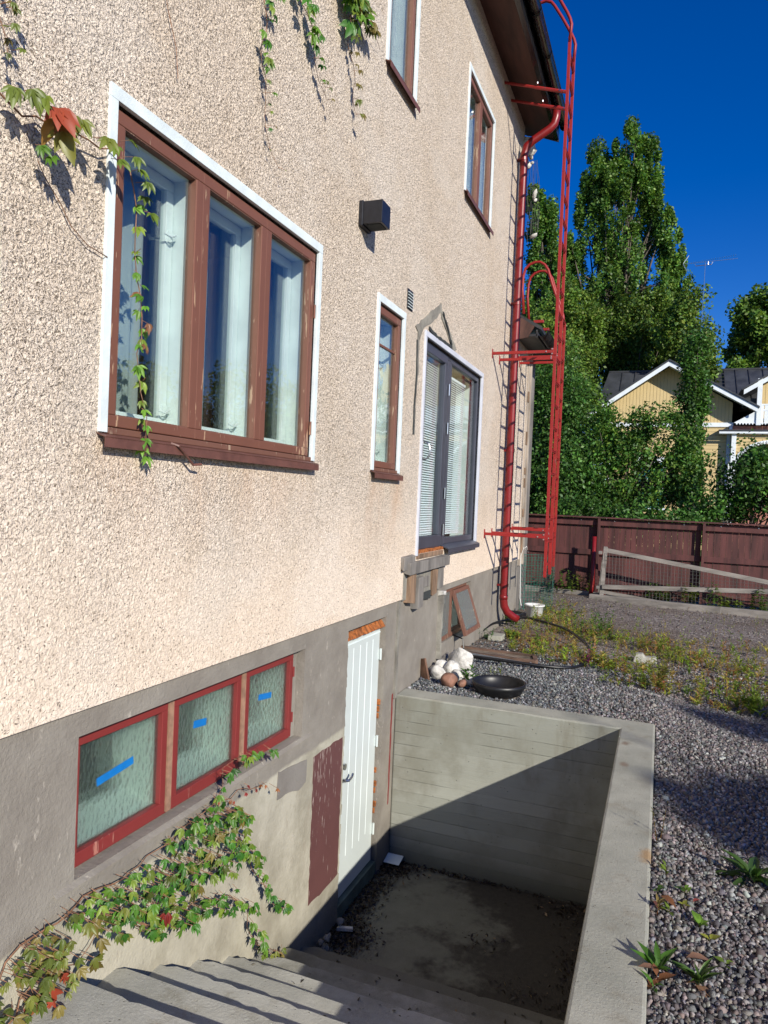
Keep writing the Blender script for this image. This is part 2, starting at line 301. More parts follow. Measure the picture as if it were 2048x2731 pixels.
M = dict(
 stucco=m_stucco(), plinth=m_plinth(), board=m_board_concrete(),
 coping=m_concrete('coping_concrete', (.27, .27, .225), (.385, .375, .315), (.20, .17, .12), .5, spots=((2.01, 3.62, .06, (.34, .20, .08)), (1.84, 5.28, .035, (.19, .13, .09)), (1.85, 4.85, .04, (.20, .14, .10)), (2.0, 4.6, .10, (.24, .23, .19)))),
 step=m_concrete('step_concrete', (.31, .305, .265), (.44, .43, .38), (.20, .18, .13), .6, foot_dark=(-.45, -.95)),
 mortar=m_concrete('broken_mortar', (.14, .13, .115), (.34, .32, .27), (.12, .11, .09), .5),
 floor=m_floor(), ground=m_ground(),
 white=simple('white_paint', (.70, .78, .77), .45, .05, 5, .0006, 90),
 trimw=simple('white_trim_paint', (.66, .73, .74), .55, .05, 8, .001, 120),
 door=simple('door_white', (.56, .61, .59), .38, .02, 3),
 brown=peeled('brown_window_paint', (.17, .068, .043), (.42, .26, .16), .66),
 brown2=peeled('brown_paint_weathered', (.165, .075, .050), (.36, .25, .17), .64),
 redp=peeled('red_window_paint', (.20, .026, .024), (.40, .16, .12), .70, 10),
 tanstrip=simple('bare_batten', (.30, .17, .11), .7, .15, 20, .001, 80),
 sillbr=simple('brown_sheet_metal', (.13, .055, .042), .5, .12, 12, .0006, 60),
 ladder=peeled('red_enamel', (.27, .012, .010), (.15, .035, .028), .70, 12, .5),
 pipe=simple('red_pipe_enamel', (.185, .009, .010), .36, .10, 5, .0004, 30),
 gutter=simple('black_gutter', (.012, .012, .013), .22, .2, 3),
 soffit=simple('brown_soffit_board', (.070, .030, .022), .75, .25, 3, .001, 30, stretch=(3, .4, 1)),
 roof=simple('dark_roof', (.03, .03, .032), .5, .2, 4),
 anth=simple('anthracite_frame', (.055, .060, .080), .38, .06, 4),
 frtrim=simple('grey_white_metal_trim', (.58, .60, .66), .42, .04, 4),
 steel=simple('brushed_steel', (.62, .62, .62), .28, .05, 10, metal=1.0),
 black=simple('black_plastic', (.008, .008, .009), .42, .2, 10),
 blacklamp=simple('black_powder_coat', (.012, .013, .018), .38, .15, 20, .0003, 300),
 foam=simple('orange_foam', (.30, .095, .022), .85, .3, 25, .006, 50),
 wood=simple('grey_weathered_wood', (.17, .155, .14), .85, .22, 9, .003, 40, stretch=(1, 1, .25)),
 woodh=simple('grey_wood_rail', (.21, .19, .17), .85, .22, 9, .002, 60, stretch=(.2, 1, 1)),
 woodb=simple('brown_weathered_wood', (.22, .14, .088), .85, .25, 12, .003, 50, stretch=(1, 1, .2)),
 fence=simple('maroon_fence_paint', (.075, .022, .020), .7, .3, 7, .0012, 40, stretch=(1, 1, .12)),
 maroon=peeled('maroon_wall_paint', (.115, .045, .042), (.40, .31, .27), .655, 17, .7),
 greypatch=m_concrete('grey_cement_patch', (.19, .17, .15), (.24, .22, .195), (.15, .13, .11), .4),
 tape=simple('blue_masking_tape', (.0, .15, .46), .6, .05, 30),
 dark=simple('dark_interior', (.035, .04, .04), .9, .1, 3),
 room=simple('room_wall', (.34, .35, .33), .9, .05, 2),
 curtain=simple('white_curtain', (.42, .46, .47), .8, .04, 3),
 blind=simple('white_blind_slat', (.80, .86, .90), .45, .02, 3),
 glass=m_glass(), glassw=m_glass('old_window_glass', wav=.004), obs=m_obscure('obscure_glass', (.40, .52, .47)), obs2=m_obscure('obscure_glass_fine', (.50, .62, .62), 90, (1, 1, 1), .42),
 leaf=m_vcol('leaf', .42, .38, .5), treeleaf=m_vcol('tree_leaf', .5, .35, .4), stone=m_vcol('gravel_stone', .75, 0, .35, .002, 260), stem=simple('vine_stem', (.20, .10, .055), .7, .3, 40),
 bark=simple('bark', (.10, .082, .062), .9, .3, 9, .01, 30, stretch=(1, 1, .2)),
 birch=simple('pale_bark', (.42, .40, .36), .85, .3, 5, .003, 30),
 plaster=simple('white_rubble', (.52, .50, .46), .85, .22, 14, .012, 26),
 redrock=simple('reddish_rock', (.21, .105, .07), .7, .25, 9, .006, 25),
 enamelw=peeled('chipped_white_pot', (.62, .62, .60), (.25, .22, .2), .66, 8, .5),
 wire=simple('green_plastic_wire', (.02, .12, .085), .5, .1, 10), wiregrey=simple('grey_wire', (.07, .068, .062), .5, .1, 10, metal=.4),
 cord=simple('white_cord', (.7, .7, .68), .6, .05, 10),
 alu=simple('aluminium_strip', (.38, .41, .45), .35, .08, 10, metal=.7),
 yel=None, teal=simple('teal_paint', (.05, .25, .22), .5, .1, 5), pink=simple('pink_board', (.40, .17, .12), .7, .15, 6),
 hw=simple('house_white_trim', (.72, .77, .80), .55, .05, 4), hroof=simple('sheet_roof', (.045, .047, .052), .42, .2, 1.5),
)
def m_clad(name, axis, pitch_, c):
    t = NT(name); X = t.xyz(); fr = t.math('FRACT', t.math('DIVIDE', X[axis], pitch_)); g = t.ramp(fr, .10, .02)
    col = t.mix(t.noise(3, 4, .6), tuple(x*.86 for x in c), tuple(min(1, x*1.1) for x in c))
    col = t.mix(t.math('MULTIPLY', g, .55), col, tuple(x*.3 for x in c))
    return t.fin(col, .7, t.bump(t.math('SUBTRACT', 1.0, g), .01))
M['casew'] = simple('bright_white_reveal', (.86, .88, .84), .6, .03, 5)
M['yel'] = m_clad('yellow_horizontal_boards', 2, .15, (.62, .47, .23)); M['yelv'] = m_clad('yellow_vertical_boards', 0, .14, (.62, .47, .23))

# ------------------------------------------------------------ house shell
house = thing('house', 'pink-beige roughcast house with brown windows and grey plinth on the left', 'house', (0, 4, 0))
WIN = {'big': (2.135, 3.905, 1.855, 3.155), 'small': (4.85, 5.425, 1.845, 3.13), 'french': (5.96, 8.09, 1.17, 3.12),
       'up1': (4.81, 5.455, 4.80, 6.04), 'up2': (7.0, 8.14, 4.78, 6.04)}
BW1 = (2.10, 3.945, .145, .695); DOOR = (4.585, 5.345, -1.40, .70); BW2 = (6.90, 8.05, .20, .735)
def wallgrid(mb, x, y0, y1, z0, z1, holes, depth):
    ys = sorted({y0, y1, *[h[0] for h in holes], *[h[1] for h in holes]}); zs = sorted({z0, z1, *[h[2] for h in holes], *[h[3] for h in holes]})
    ys = [y for y in ys if y0 <= y <= y1]; zs = [z for z in zs if z0 <= z <= z1]
    for a, b in zip(ys, ys[1:]):
        for c, d in zip(zs, zs[1:]):
            my, mz = (a+b)/2, (c+d)/2
            if any(h[0] < my < h[1] and h[2] < mz < h[3] for h in holes): continue
            mb.face([(x, a, c), (x, b, c), (x, b, d), (x, a, d)])
    for a, b, c, d in holes:
        e = x-depth
        mb.face([(x, a, c), (x, a, d), (e, a, d), (e, a, c)]); mb.face([(x, b, d), (x, b, c), (e, b, c), (e, b, d)])
        mb.face([(x, b, c), (x, a, c), (e, a, c), (e, b, c)]); mb.face([(x, a, d), (x, b, d), (e, b, d), (e, a, d)])
mb = MB(); wallgrid(mb, 0, -4, 9.9, .80, 6.9, list(WIN.values()), .14); wallgrid(mb, 0, 9.9, 10.93, .80, 4.3, [], .1)
mb.face([(0, -4, .8), (-.03, -4, .8), (-.03, 10.93, .8), (0, 10.93, .8)])
mb.face([(0, 9.9, 4.3), (0, 9.9, 6.9), (-7, 9.9, 9.6), (-7, 9.9, 4.3)]); mb.face([(0, 10.93, .8), (0, 10.93, 4.3), (-7, 10.93, 4.3), (-7, 10.93, .8)])
mb.face([(0, -4, .8), (-7, -4, .8), (-7, -4, 6.9), (0, -4, 6.9)]); mb.face([(-7, -4, -1.5), (-7, 10.93, -1.5), (-7, 10.93, 6.9), (-7, -4, 6.9)])
part('wall', mb, M['stucco'], house)
mb = MB(); wallgrid(mb, -.016, -4, 10.92, -1.5, .81, [BW1, DOOR, BW2], .15)
mb.face([(-.016, 10.92, -1.5), (-.016, 10.92, .81), (-7, 10.92, .81), (-7, 10.92, -1.5)]); mb.face([(-.016, -4, -1.5), (-7, -4, -1.5), (-7, -4, .81), (-.016, -4, .81)])
part('plinth', mb, M['plinth'], house)
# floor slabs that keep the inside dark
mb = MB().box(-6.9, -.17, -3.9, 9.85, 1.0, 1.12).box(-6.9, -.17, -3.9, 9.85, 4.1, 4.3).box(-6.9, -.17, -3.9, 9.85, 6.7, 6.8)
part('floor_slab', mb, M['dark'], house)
# thin lintel band, ridges of the removed porch
def rough_strip(poly_c, x0, x1, w, seed, n=14):
    """irregular band along polyline of (y,z) points"""
    r = random.Random(seed); pts = []
    for (a, b) in zip(poly_c, poly_c[1:]):
        k = max(2, int(n*math.dist(a, b)))
        pts += [(a[0]+(b[0]-a[0])*i/k, a[1]+(b[1]-a[1])*i/k) for i in range(k)]
    pts.append(poly_c[-1]); L = []; R = []
    for i, p in enumerate(pts):
        q = pts[min(i+1, len(pts)-1)]; o = pts[max(i-1, 0)]; d = (q[0]-o[0], q[1]-o[1]); l = math.hypot(*d) or 1
        nx, nz = -d[1]/l, d[0]/l; wl_ = w*(.35+.3*r.random()); wr_ = w*(.35+.3*r.random())
        L.append((p[0]+nx*wl_, p[1]+nz*wl_)); R.append((p[0]-nx*wr_, p[1]-nz*wr_))
    m = MB()
    for i in range(len(pts)-1):
        a, b, c, d = L[i], L[i+1], R[i+1], R[i]
        t0 = x1*(.7+.5*r.random())
        m.hexa([(x0, a[0], a[1]), (x0, b[0], b[1]), (x0, c[0], c[1]), (x0, d[0], d[1]), (t0, a[0], a[1]), (t0, b[0], b[1]), (t0, c[0], c[1]), (t0, d[0], d[1])])
    return m
part('render_scar', rough_strip([(5.60, -.02), (5.60, .30), (5.605, .79)], -.03, .002, .045, 1), M['mortar'], house)
part('render_scar', rough_strip([(6.80, .08), (6.79, .45), (6.80, .72)], -.03, .03, .05, 2), M['mortar'], house)
def jag(poly, x, seed, j=.02):
    r = random.Random(seed); P = []
    for a, b in zip(poly, poly[1:]+poly[:1]):
        k = max(1, int(math.dist(a, b)/.05))
        for i in range(k): P.append((a[0]+(b[0]-a[0])*i/k+(r.random()-.5)*j, a[1]+(b[1]-a[1])*i/k+(r.random()-.5)*j))
    return MB().prism(P, 'x', x-.02, x)
part('render_scar', jag([(5.69, 3.10), (6.02, 3.29), (6.37, 3.475), (6.40, 3.40), (6.12, 3.24), (5.90, 3.13), (5.80, 3.02)], .008, 3), M['mortar'], house, label='exposed grey mortar band rising left of the pointed scar')
part('render_scar', jag([(6.36, 3.47), (6.42, 3.42), (6.66, 3.30), (6.94, 3.17), (6.86, 3.12), (6.62, 3.24), (6.40, 3.36)], .007, 4), M['mortar'], house, label='exposed grey mortar band falling right of the pointed scar')
part('render_scar', rough_strip([(5.77, 3.06), (5.80, 2.8), (5.76, 2.5), (5.76, 2.2)], -.01, .006, .035, 5, 16), M['mortar'], house)
part('render_crack', rough_strip([(6.43, 3.40), (6.60, 3.30), (6.76, 3.17)], -.01, .016, .028, 6, 22), M['dark'], house)
part('render_crack', rough_strip([(5.745, 3.0), (5.765, 2.7), (5.74, 2.45), (5.745, 2.2)], -.01, .010, .016, 8, 16), M['dark'], house)
part('render_crack', rough_strip([(6.05, 3.17), (6.25, 3.14), (6.5, 3.145), (6.78, 3.15)], -.01, .018, .03, 9, 20), M['dark'], house)
# roof, soffit, gutter
mb = MB()
mb.hexa([(-.02, -4, 6.84), (-.02, 10.15, 6.84), (-.02, 10.15, 6.88), (-.02, -4, 6.88), (.40, -4, 6.745), (.40, 10.15, 6.745), (.40, 10.15, 6.785), (.40, -4, 6.785)])
mb.hexa([(-7.2, 9.9, 9.9), (-7.2, 10.15, 9.9), (-7.2, 10.15, 9.94), (-7.2, 9.9, 9.94), (-.01, 9.9, 6.84), (-.01, 10.15, 6.84), (-.01, 10.15, 6.88), (-.01, 9.9, 6.88)])
part('soffit', mb, M['soffit'], house)
mb = MB().box(.372, .425, -4, 10.15, 6.728, 6.93)
part('fascia', mb, M['gutter'], house)
mb = MB(); mb.hexa([(-7.3, -4, 9.98), (-7.3, 10.17, 9.98), (-7.3, 10.17, 10.06), (-7.3, -4, 10.06), (.45, -4, 6.94), (.45, 10.17, 6.94), (.45, 10.17, 6.99), (.45, -4, 6.99)])
mb.hexa([(-7.3, 10.15, 9.75), (-7.3, 10.175, 9.75), (-7.3, 10.175, 9.985), (-7.3, 10.15, 9.985), (.425, 10.15, 6.70), (.425, 10.175, 6.70), (.425, 10.175, 6.945), (.425, 10.15, 6.945)])
part('roof', mb, M['roof'], house)
def half_gutter(xc, zc, r, y0, y1):
    m = MB(); n = 12; V = []
    for y in (y0, y1):
        for rr in (r, r-.004):
            for k in range(n+1):
                t = math.pi + math.pi*k/n; V.append((xc+rr*math.cos(t), y, zc+rr*math.sin(t)))
    m.v = V; q = n+1
    for k in range(n):
        m.f += [(k, k+1, 2*q+k+1, 2*q+k), (q+k+1, q+k, 3*q+k, 3*q+k+1), (k+1, k, q+k, q+k+1), (2*q+k, 2*q+k+1, 3*q+k+1, 3*q+k)]
    m.tube([(xc+r, y0, zc), (xc+r, y1, zc)], .007, 6)
    return m
gut = part('gutter', half_gutter(.492, 6.93, .066, -4, 10.15), M['gutter'], house, smooth=True)
for y in np.arange(.7, 10.1, .78):
    m = MB(); pts = [(.492+.069*math.cos(math.pi+math.pi*k/10), y, 6.93+.069*math.sin(math.pi+math.pi*k/10)) for k in range(11)]
    for a, b in zip(pts, pts[1:]): m.bar(a, b, .03, .003, (0, 1, 0))
    part('gutter_bracket', m, M['gutter'], gut)
part('joint_band', MB().tube([(.492, 10.145, 6.90), (.492, 10.16, 6.90)], .062, 16), M['gutter'], gut)
dp = part('downpipe', MB().tube([(.475, 9.56, 6.86), (.470, 9.56, 6.72), (.450, 9.555, 6.64), (.40, 9.55, 6.585), (.19, 9.51, 6.44), (.115, 9.50, 6.37), (.085, 9.50, 6.27), (.08, 9.50, 3.0), (.08, 9.50, .36), (.09, 9.51, .27), (.125, 9.54, .19), (.20, 9.60, .12), (.25, 9.64, .09)], .052, 20), M['pipe'], house, smooth=True)
for z in (6.2, 4.3, 2.35, .55):
    part('pipe_clamp', MB().tube([(.08, 9.50, z-.02), (.08, 9.50, z+.02)], .058, 20).box(-.01, .06, 9.47, 9.53, z-.012, z+.012), M['pipe'], dp)
for p in ((.08, 9.50, 6.22), (.08, 9.50, .40)):
    part('pipe_joint', MB().tube([(p[0], p[1], p[2]-.04), (p[0], p[1], p[2]+.02)], .056, 20), M['pipe'], dp, smooth=True)
# annex roof behind
mb = MB(); mb.prism([(.03, 4.25), (.25, 4.10), (.16, 3.95), (.03, 3.93), (-.6, 4.3), (-.6, 4.65)], 'y', 9.93, 9.955)
vb = part('verge_board', mb, M['soffit'], house)
mb = MB(); mb.hexa([(-4, 9.94, 6.6), (-4, 11.9, 6.6), (-4, 11.9, 6.66), (-4, 9.94, 6.66), (.34, 9.94, 4.05), (.34, 11.9, 4.05), (.34, 11.9, 4.10), (.34, 9.94, 4.10)])
part('annex_roof', mb, M['roof'], house)
mb = MB().box(-.3, .28, 9.96, 11.9, 3.97, 4.0).box(.27, .295, 9.96, 11.9, 3.95, 4.06); part('annex_soffit', mb, M['roof'], house)
part('annex_gutter', half_gutter(.34, 4.05, .085, 9.97, 11.9), M['gutter'], house, smooth=True)
mb = MB().box(-.04, .02, 10.93, 11.02, .70, 4.0).box(-.012, .045, 11.02, 11.10, .72, 4.0)
cb = part('corner_timber', mb, simple('pale_old_board', (.33, .28, .23), .85, .22, 9, .003, 40, stretch=(1, 1, .25)), house, bevel=.004)
for z0, h in ((3.2, .16), (2.55, .2), (2.1, .10), (1.9, .14), (.9, .3), (1.45, .12)):
    part('timber_block', MB().box(.021, .034, 10.925, 11.0, z0, z0+h), M['woodb'], cb, bevel=.003)
part('annex_end', MB().box(-3, -.05, 10.94, 11.9, -.2, 3.97), M['wood'], house)

# ------------------------------------------------------------ windows
def sheet(y0, y1, z0, z1, x, amp, per, n=60, ph=0.):
    m = MB(); V = []
    for i in range(n+1):
        y = y0+(y1-y0)*i/n; xx = x+amp*math.sin((y-y0)/per*2*math.pi+ph)+amp*.4*math.sin((y-y0)/per*5.1+ph)
        V += [(xx, y, z0), (xx*1.0, y, z1)]
    m.v = V; m.f = [(2*i, 2*i+2, 2*i+3, 2*i+1) for i in range(n)]; return m
def barred(m, x0, x1, y0, y1, z0, z1, w, wb=None):
    wb = wb or w
    m.box(x0, x1, y0, y1, z1-w, z1).box(x0, x1, y0, y1, z0, z0+wb).box(x0, x1, y0, y0+w, z0+wb, z1-w).box(x0, x1, y1-w, y1, z0+wb, z1-w)
    return m
def hook_mesh(x, y, z, s=1.0):
    return MB().box(x, x+.008, y-.012*s, y+.012*s, z-.02*s, z+.02*s).tube([(x+.008, y, z), (x+.03*s, y+.0, z+.004), (x+.035*s, y-.03*s, z-.012*s), (x+.02*s, y-.05*s, z-.004*s)], .0045*s, 6)
def window(y0, y1, z0, z1, tw, nsash, mw, label, wood='brown', latches=(), cur=((.45, 1.0),), transom=None, sill=True, trimtop=None, lefttrim=True, glass='glass'):
    tt = trimtop or tw
    m = MB().box(-.01, .012, y0, y1, z1-tt, z1)
    m.box(-.01, .0115, y1-tw, y1, z0, z1-tt)
    m.box(-.01, .0115, y0, y0+tw, z0, z1-tt)
    w = part('window', m, M['trimw'], house, bevel=.002, label=label)
    fy0, fy1, fz0, fz1 = y0+tw+.004, y1-tw-.004, z0+.015, z1-tt-.004
    part('frame', barred(MB(), -.115, -.022, fy0, fy1, fz0, fz1, .026), M[wood], w, bevel=.003)
    iw = (fy1-fy0-.052-(nsash-1)*mw)/nsash; op = []
    for i in range(nsash):
        a = fy0+.026+i*(iw+mw); b = a+iw
        if i: part('mullion', MB().box(-.115, -.020, a-mw+.004, a-.004, fz0+.026, fz1-.026), M[wood], w, bevel=.003)
        sw = .040
        s_ = part('sash', barred(MB(), -.060, -.010, a-.018, b+.018, fz0+.012, fz1-.012, sw+.012, sw+.006), M[wood], w, bevel=.004)
        ga, gb, gz0, gz1 = a+sw-.006, b-sw+.006, fz0+.058, fz1-.064
        part('glazing_bead', barred(MB(), -.048, -.014, ga-.004, gb+.004, gz0-.004, gz1+.004, .008), M['brown2' if wood == 'brown' else wood], w)
        part('pane', MB().box(-.043, -.039, ga, gb, gz0, gz1), M[glass], w)
        # deep white casing and inner casement
        ja, jb = ga-.012, gb+.030
        m = MB().box(-.20, -.062, jb, jb+.012, gz0-.02, gz1+.02).box(-.20, -.062, ja-.012, ja, gz0-.02, gz1+.02).box(-.20, -.062, ja-.012, jb+.012, gz1+.012, gz1+.024).box(-.20, -.062, ja-.012, jb+.012, gz0-.024, gz0-.012)
        part('casing', m, M['white'], w)
        f_ = part('inner_casement', barred(MB(), -.19, -.155, ja+.003, jb-.003, gz0-.008, gz1+.008, .048), M['white'], w, bevel=.003)
        part('inner_pane', MB().box(-.175, -.171, ja+.04, jb-.04, gz0+.03, gz1-.03), M['glass'], w)
        for (l, zf) in latches:
            if l == i: part('latch', hook_mesh(-.155, jb-.026, gz0+(gz1-gz0)*zf, 1.25), M['white'], w)
        for (c0, c1) in cur:
            part('curtain', sheet(ja+(jb-ja)*c0, ja+(jb-ja)*c1, gz0-.1, gz1+.1, -.33-.03*i, .016, .075, 50, i), M['curtain'], w)
        if transom: part('transom', MB().box(-.050, -.03, ga, gb, transom-.008, transom+.008), M[wood], w)
        op.append((ga, gb, gz0, gz1))
    if sill:
        part('sill_rail', MB().box(-.07, .006, y0+.03, y1-.035, z0-.004, z0+.022), M['brown2' if wood == 'brown' else wood], w, bevel=.003)
        m = MB().hexa([(-.03, y0-.005, z0+.002), (.045, y0-.005, z0-.022), (.045, y1-.01, z0-.022), (-.03, y1-.01, z0+.002), (-.03, y0-.005, z0+.006), (.047, y0-.005, z0-.018), (.047, y1-.01, z0-.018), (-.03, y1-.01, z0+.006)])
        m.box(.042, .046, y0-.005, y1-.01, z0-.058, z0-.0225)
        part('sill', m, M['sillbr'], w)
    # dark room behind
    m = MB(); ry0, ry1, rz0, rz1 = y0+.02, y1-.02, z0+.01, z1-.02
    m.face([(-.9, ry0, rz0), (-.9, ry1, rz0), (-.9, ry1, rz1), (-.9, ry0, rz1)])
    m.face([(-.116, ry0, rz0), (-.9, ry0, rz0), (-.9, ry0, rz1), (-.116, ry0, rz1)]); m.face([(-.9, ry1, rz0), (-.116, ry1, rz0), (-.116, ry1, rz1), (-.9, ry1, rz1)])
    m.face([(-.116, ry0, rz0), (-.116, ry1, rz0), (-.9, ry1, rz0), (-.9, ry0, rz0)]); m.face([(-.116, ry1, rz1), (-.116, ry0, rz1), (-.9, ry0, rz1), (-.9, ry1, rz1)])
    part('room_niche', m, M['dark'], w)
    return w, op
w1, op1 = window(2.123, 3.915, 1.855, 3.163, .042, 3, .034, 'big three-light brown window with white surround above the stairwell',
                 latches=((0, .07), (1, .07), (0, .78)), cur=((.64, .99),), trimtop=.052)
# wire hook and scratch marks
part('sill_hook', MB().tube([(.03, 2.52, 1.845), (.055, 2.54, 1.835), (.05, 2.60, 1.80), (.045, 2.66, 1.76), (.06, 2.70, 1.765)], .006, 6), M['sillbr'], w1)
for y, z in ((2.16, 2.05), (3.855, 2.75), (3.86, 2.05)):
    part('hinge', MB().tube([(.0, y, z-.04), (.0, y, z+.04)], .007, 8), M['brown'], w1)
window(4.83, 5.437, 1.850, 3.143, .048, 1, .03, 'narrow brown window left of the dark glazed door', latches=((0, .10), (0, .72)), cur=((.75, 1.0),), transom=2.80, trimtop=.055, glass='glassw')
window(4.80, 5.465, 4.80, 6.05, .045, 1, .03, 'upstairs brown window cut by the top edge of the view', latches=((0, .08),), cur=((.15, .5), (.55, 1.0)), trimtop=.05)
window(6.985, 8.15, 4.775, 6.045, .045, 2, .034, 'upstairs two-light brown window nearest the eaves', latches=((0, .66), (0, .08)), cur=((.1, .5), (.55, 1.0)), trimtop=.05)

# french door with side light
y0, y1, z0, z1 = 5.94, 8.11, 1.17, 3.13
m = MB().box(-.01, .016, y0, y1, z1-.05, z1).box(-.01, .0155, y1-.055, y1, z0+.0, z1-.05).box(-.01, .0155, y0, y0+.045, z0-.02, z1-.05)
gd = part('glazed_door', m, M['frtrim'], house, bevel=.003, label='anthracite glazed door and side light with blinds, no steps below it')
part('frame', barred(MB(), -.12, -.030, 5.99, 8.05, 1.175, 3.075, .04).box(-.12, -.025, 6.80, 6.885, 1.21, 3.03), M['anth'], gd, bevel=.003)
m = barred(MB(), -.085, -.018, 6.02, 6.76, 1.20, 3.055, .075, .11); part('door_leaf', m, M['anth'], gd, bevel=.005)
part('side_light', barred(MB(), -.085, -.024, 6.89, 8.035, 1.215, 3.055, .04, .06), M['anth'], gd, bevel=.004)
M['glassf'] = m_glass('door_glass', refl=.38)
part('pane', MB().box(-.052, -.046, 6.09, 6.72, 1.29, 2.985), M['glassf'], gd)
part('pane', MB().box(-.052, -.046, 6.94, 8.0, 1.26, 3.02), M['glassf'], gd)
for yy0, yy1, zt in ((6.105, 6.72, 2.97), (6.93, 7.68, 2.90)):
    m = MB(); z = 1.30
    while z < zt:
        m.hexa([(-.098, yy0, z+.015), (-.084, yy0, z), (-.084, yy1, z), (-.098, yy1, z+.015), (-.098, yy0, z+.0165), (-.084, yy0, z+.0015), (-.084, yy1, z+.0015), (-.098, yy1, z+.0165)]); z += .0225
    m.box(-.11, -.08, yy0, yy1, zt, zt+.025)
    part('blind', m, M['blind'], gd)
m = MB().box(-.28, -.12, 8.01, 8.03, 1.2, 3.06).box(-.28, -.12, 6.80, 6.86, 1.2, 3.06).box(-.28, -.12, 6.0, 6.03, 1.2, 3.06).box(-.28, -.12, 6.0, 8.03, 1.185, 1.2)
part('casing', m, M['white'], gd)
m = MB(); m.face([(-1.2, 5.9, 1.17), (-1.2, 8.2, 1.17), (-1.2, 8.2, 3.2), (-1.2, 5.9, 3.2)]); m.face([(-.12, 5.9, 1.17), (-1.2, 5.9, 1.17), (-1.2, 5.9, 3.2), (-.12, 5.9, 3.2)]); m.face([(-.12, 8.2, 1.17), (-1.2, 8.2, 1.17), (-1.2, 8.2, 3.2), (-.12, 8.2, 3.2)])
m.face([(-.12, 5.9, 3.12), (-.12, 8.2, 3.12), (-1.2, 8.2, 3.12), (-1.2, 5.9, 3.12)]); m.face([(-.12, 5.9, 1.18), (-.12, 8.2, 1.18), (-1.2, 8.2, 1.18), (-1.2, 5.9, 1.18)])
part('room_niche', m, M['room'], gd)
part('curtain', sheet(6.6, 6.9, 1.2, 3.1, -.36, .02, .08, 30), M['curtain'], gd); part('curtain', sheet(7.72, 8.02, 1.2, 3.1, -.5, .02, .1, 30), M['curtain'], gd)
for z in (2.74, 2.36, 1.72, 1.36): part('hinge', MB().tube([(-.006, 6.80, z-.055), (-.006, 6.80, z+.055)], .010, 8), M['steel'], gd)
part('door_handle', MB().box(-.018, -.010, 6.035, 6.065, 2.0, 2.17).tube([(-.012, 6.05, 2.15), (.02, 6.05, 2.165), (.05, 6.055, 2.14), (.06, 6.06, 2.08), (.05, 6.055, 2.03), (.02, 6.05, 2.005), (-.012, 6.05, 2.01)], .008, 8), M['steel'], gd, smooth=True)
m = MB().hexa([(-.03, 6.80, 1.20), (.06, 6.80, 1.165), (.06, 8.08, 1.165), (-.03, 8.08, 1.20), (-.03, 6.80, 1.212), (.062, 6.80, 1.175), (.062, 8.08, 1.175), (-.03, 8.08, 1.212)]).box(.056, .061, 6.80, 8.08, 1.13, 1.1645)
part('sill', m, M['anth'], gd)
# threshold remains: foam, rough timbers
m = MB(); r = random.Random(5)
for i in range(16):
    y = 6.02+.05*i; m.hexa([(-.04, y, 1.165), (.0, y, 1.165), (.0, y+.05, 1.165), (-.04, y+.05, 1.165), (-.04, y, 1.18+.02*r.random()), (.012*r.random(), y, 1.18+.02*r.random()), (.012*r.random(), y+.05, 1.18+.02*r.random()), (-.04, y+.05, 1.19)])
part('threshold_foam', m, M['foam'], house)
part('threshold', MB().box(-.05, .012, 5.98, 6.78, 1.12, 1.163), M['woodb'], house, bevel=.004)
def plank(name, y0, y1, z0, z1, x0, x1, mat, seed, label=None):
    r = random.Random(seed); j = lambda k=.012: (r.random()-.5)*2*k
    P = [(x0, y0+j(), z0+j(.02)), (x1, y0+j(), z0+j(.02)), (x1, y1+j(), z0+j(.02)), (x0, y1+j(), z0+j(.02)), (x0, y0+j(), z1+j()), (x1, y0+j(), z1+j()), (x1, y1+j(), z1+j()), (x0, y1+j(), z1+j())]
    part(name, MB().hexa(P), M[mat], house, bevel=.004, label=label)
plank('timber_block', 5.66, 6.86, 1.015, 1.115, -.03, .06, 'wood', 1, 'long grey weathered beam under the glazed door')
plank('timber_block', 5.58, 5.86, 1.06, 1.165, -.02, .035, 'wood', 2)
plank('timber_block', 5.74, 5.87, .76, 1.01, -.02, .045, 'woodb', 3)
plank('timber_block', 5.93, 6.08, .70, .97, -.02, .055, 'wood', 4)
plank('timber_block', 6.12, 6.36, .83, .95, -.02, .012, 'wood', 5)
plank('timber_block', 6.42, 6.57, .755, .99, -.02, .03, 'woodb', 6)
plank('timber_block', 6.64, 6.80, .80, 1.02, -.02, .022, 'wood', 7)
part('timber_gap', MB().box(-.02, .006, 5.66, 6.7, .79, 1.01), M['mortar'], house)
plank('timber_block', 6.12, 6.42, .735, .80, -.02, .016, 'dark', 8)
plank('rubble_lump', 6.76, 6.84, .71, .755, -.02, .045, 'plaster', 9)

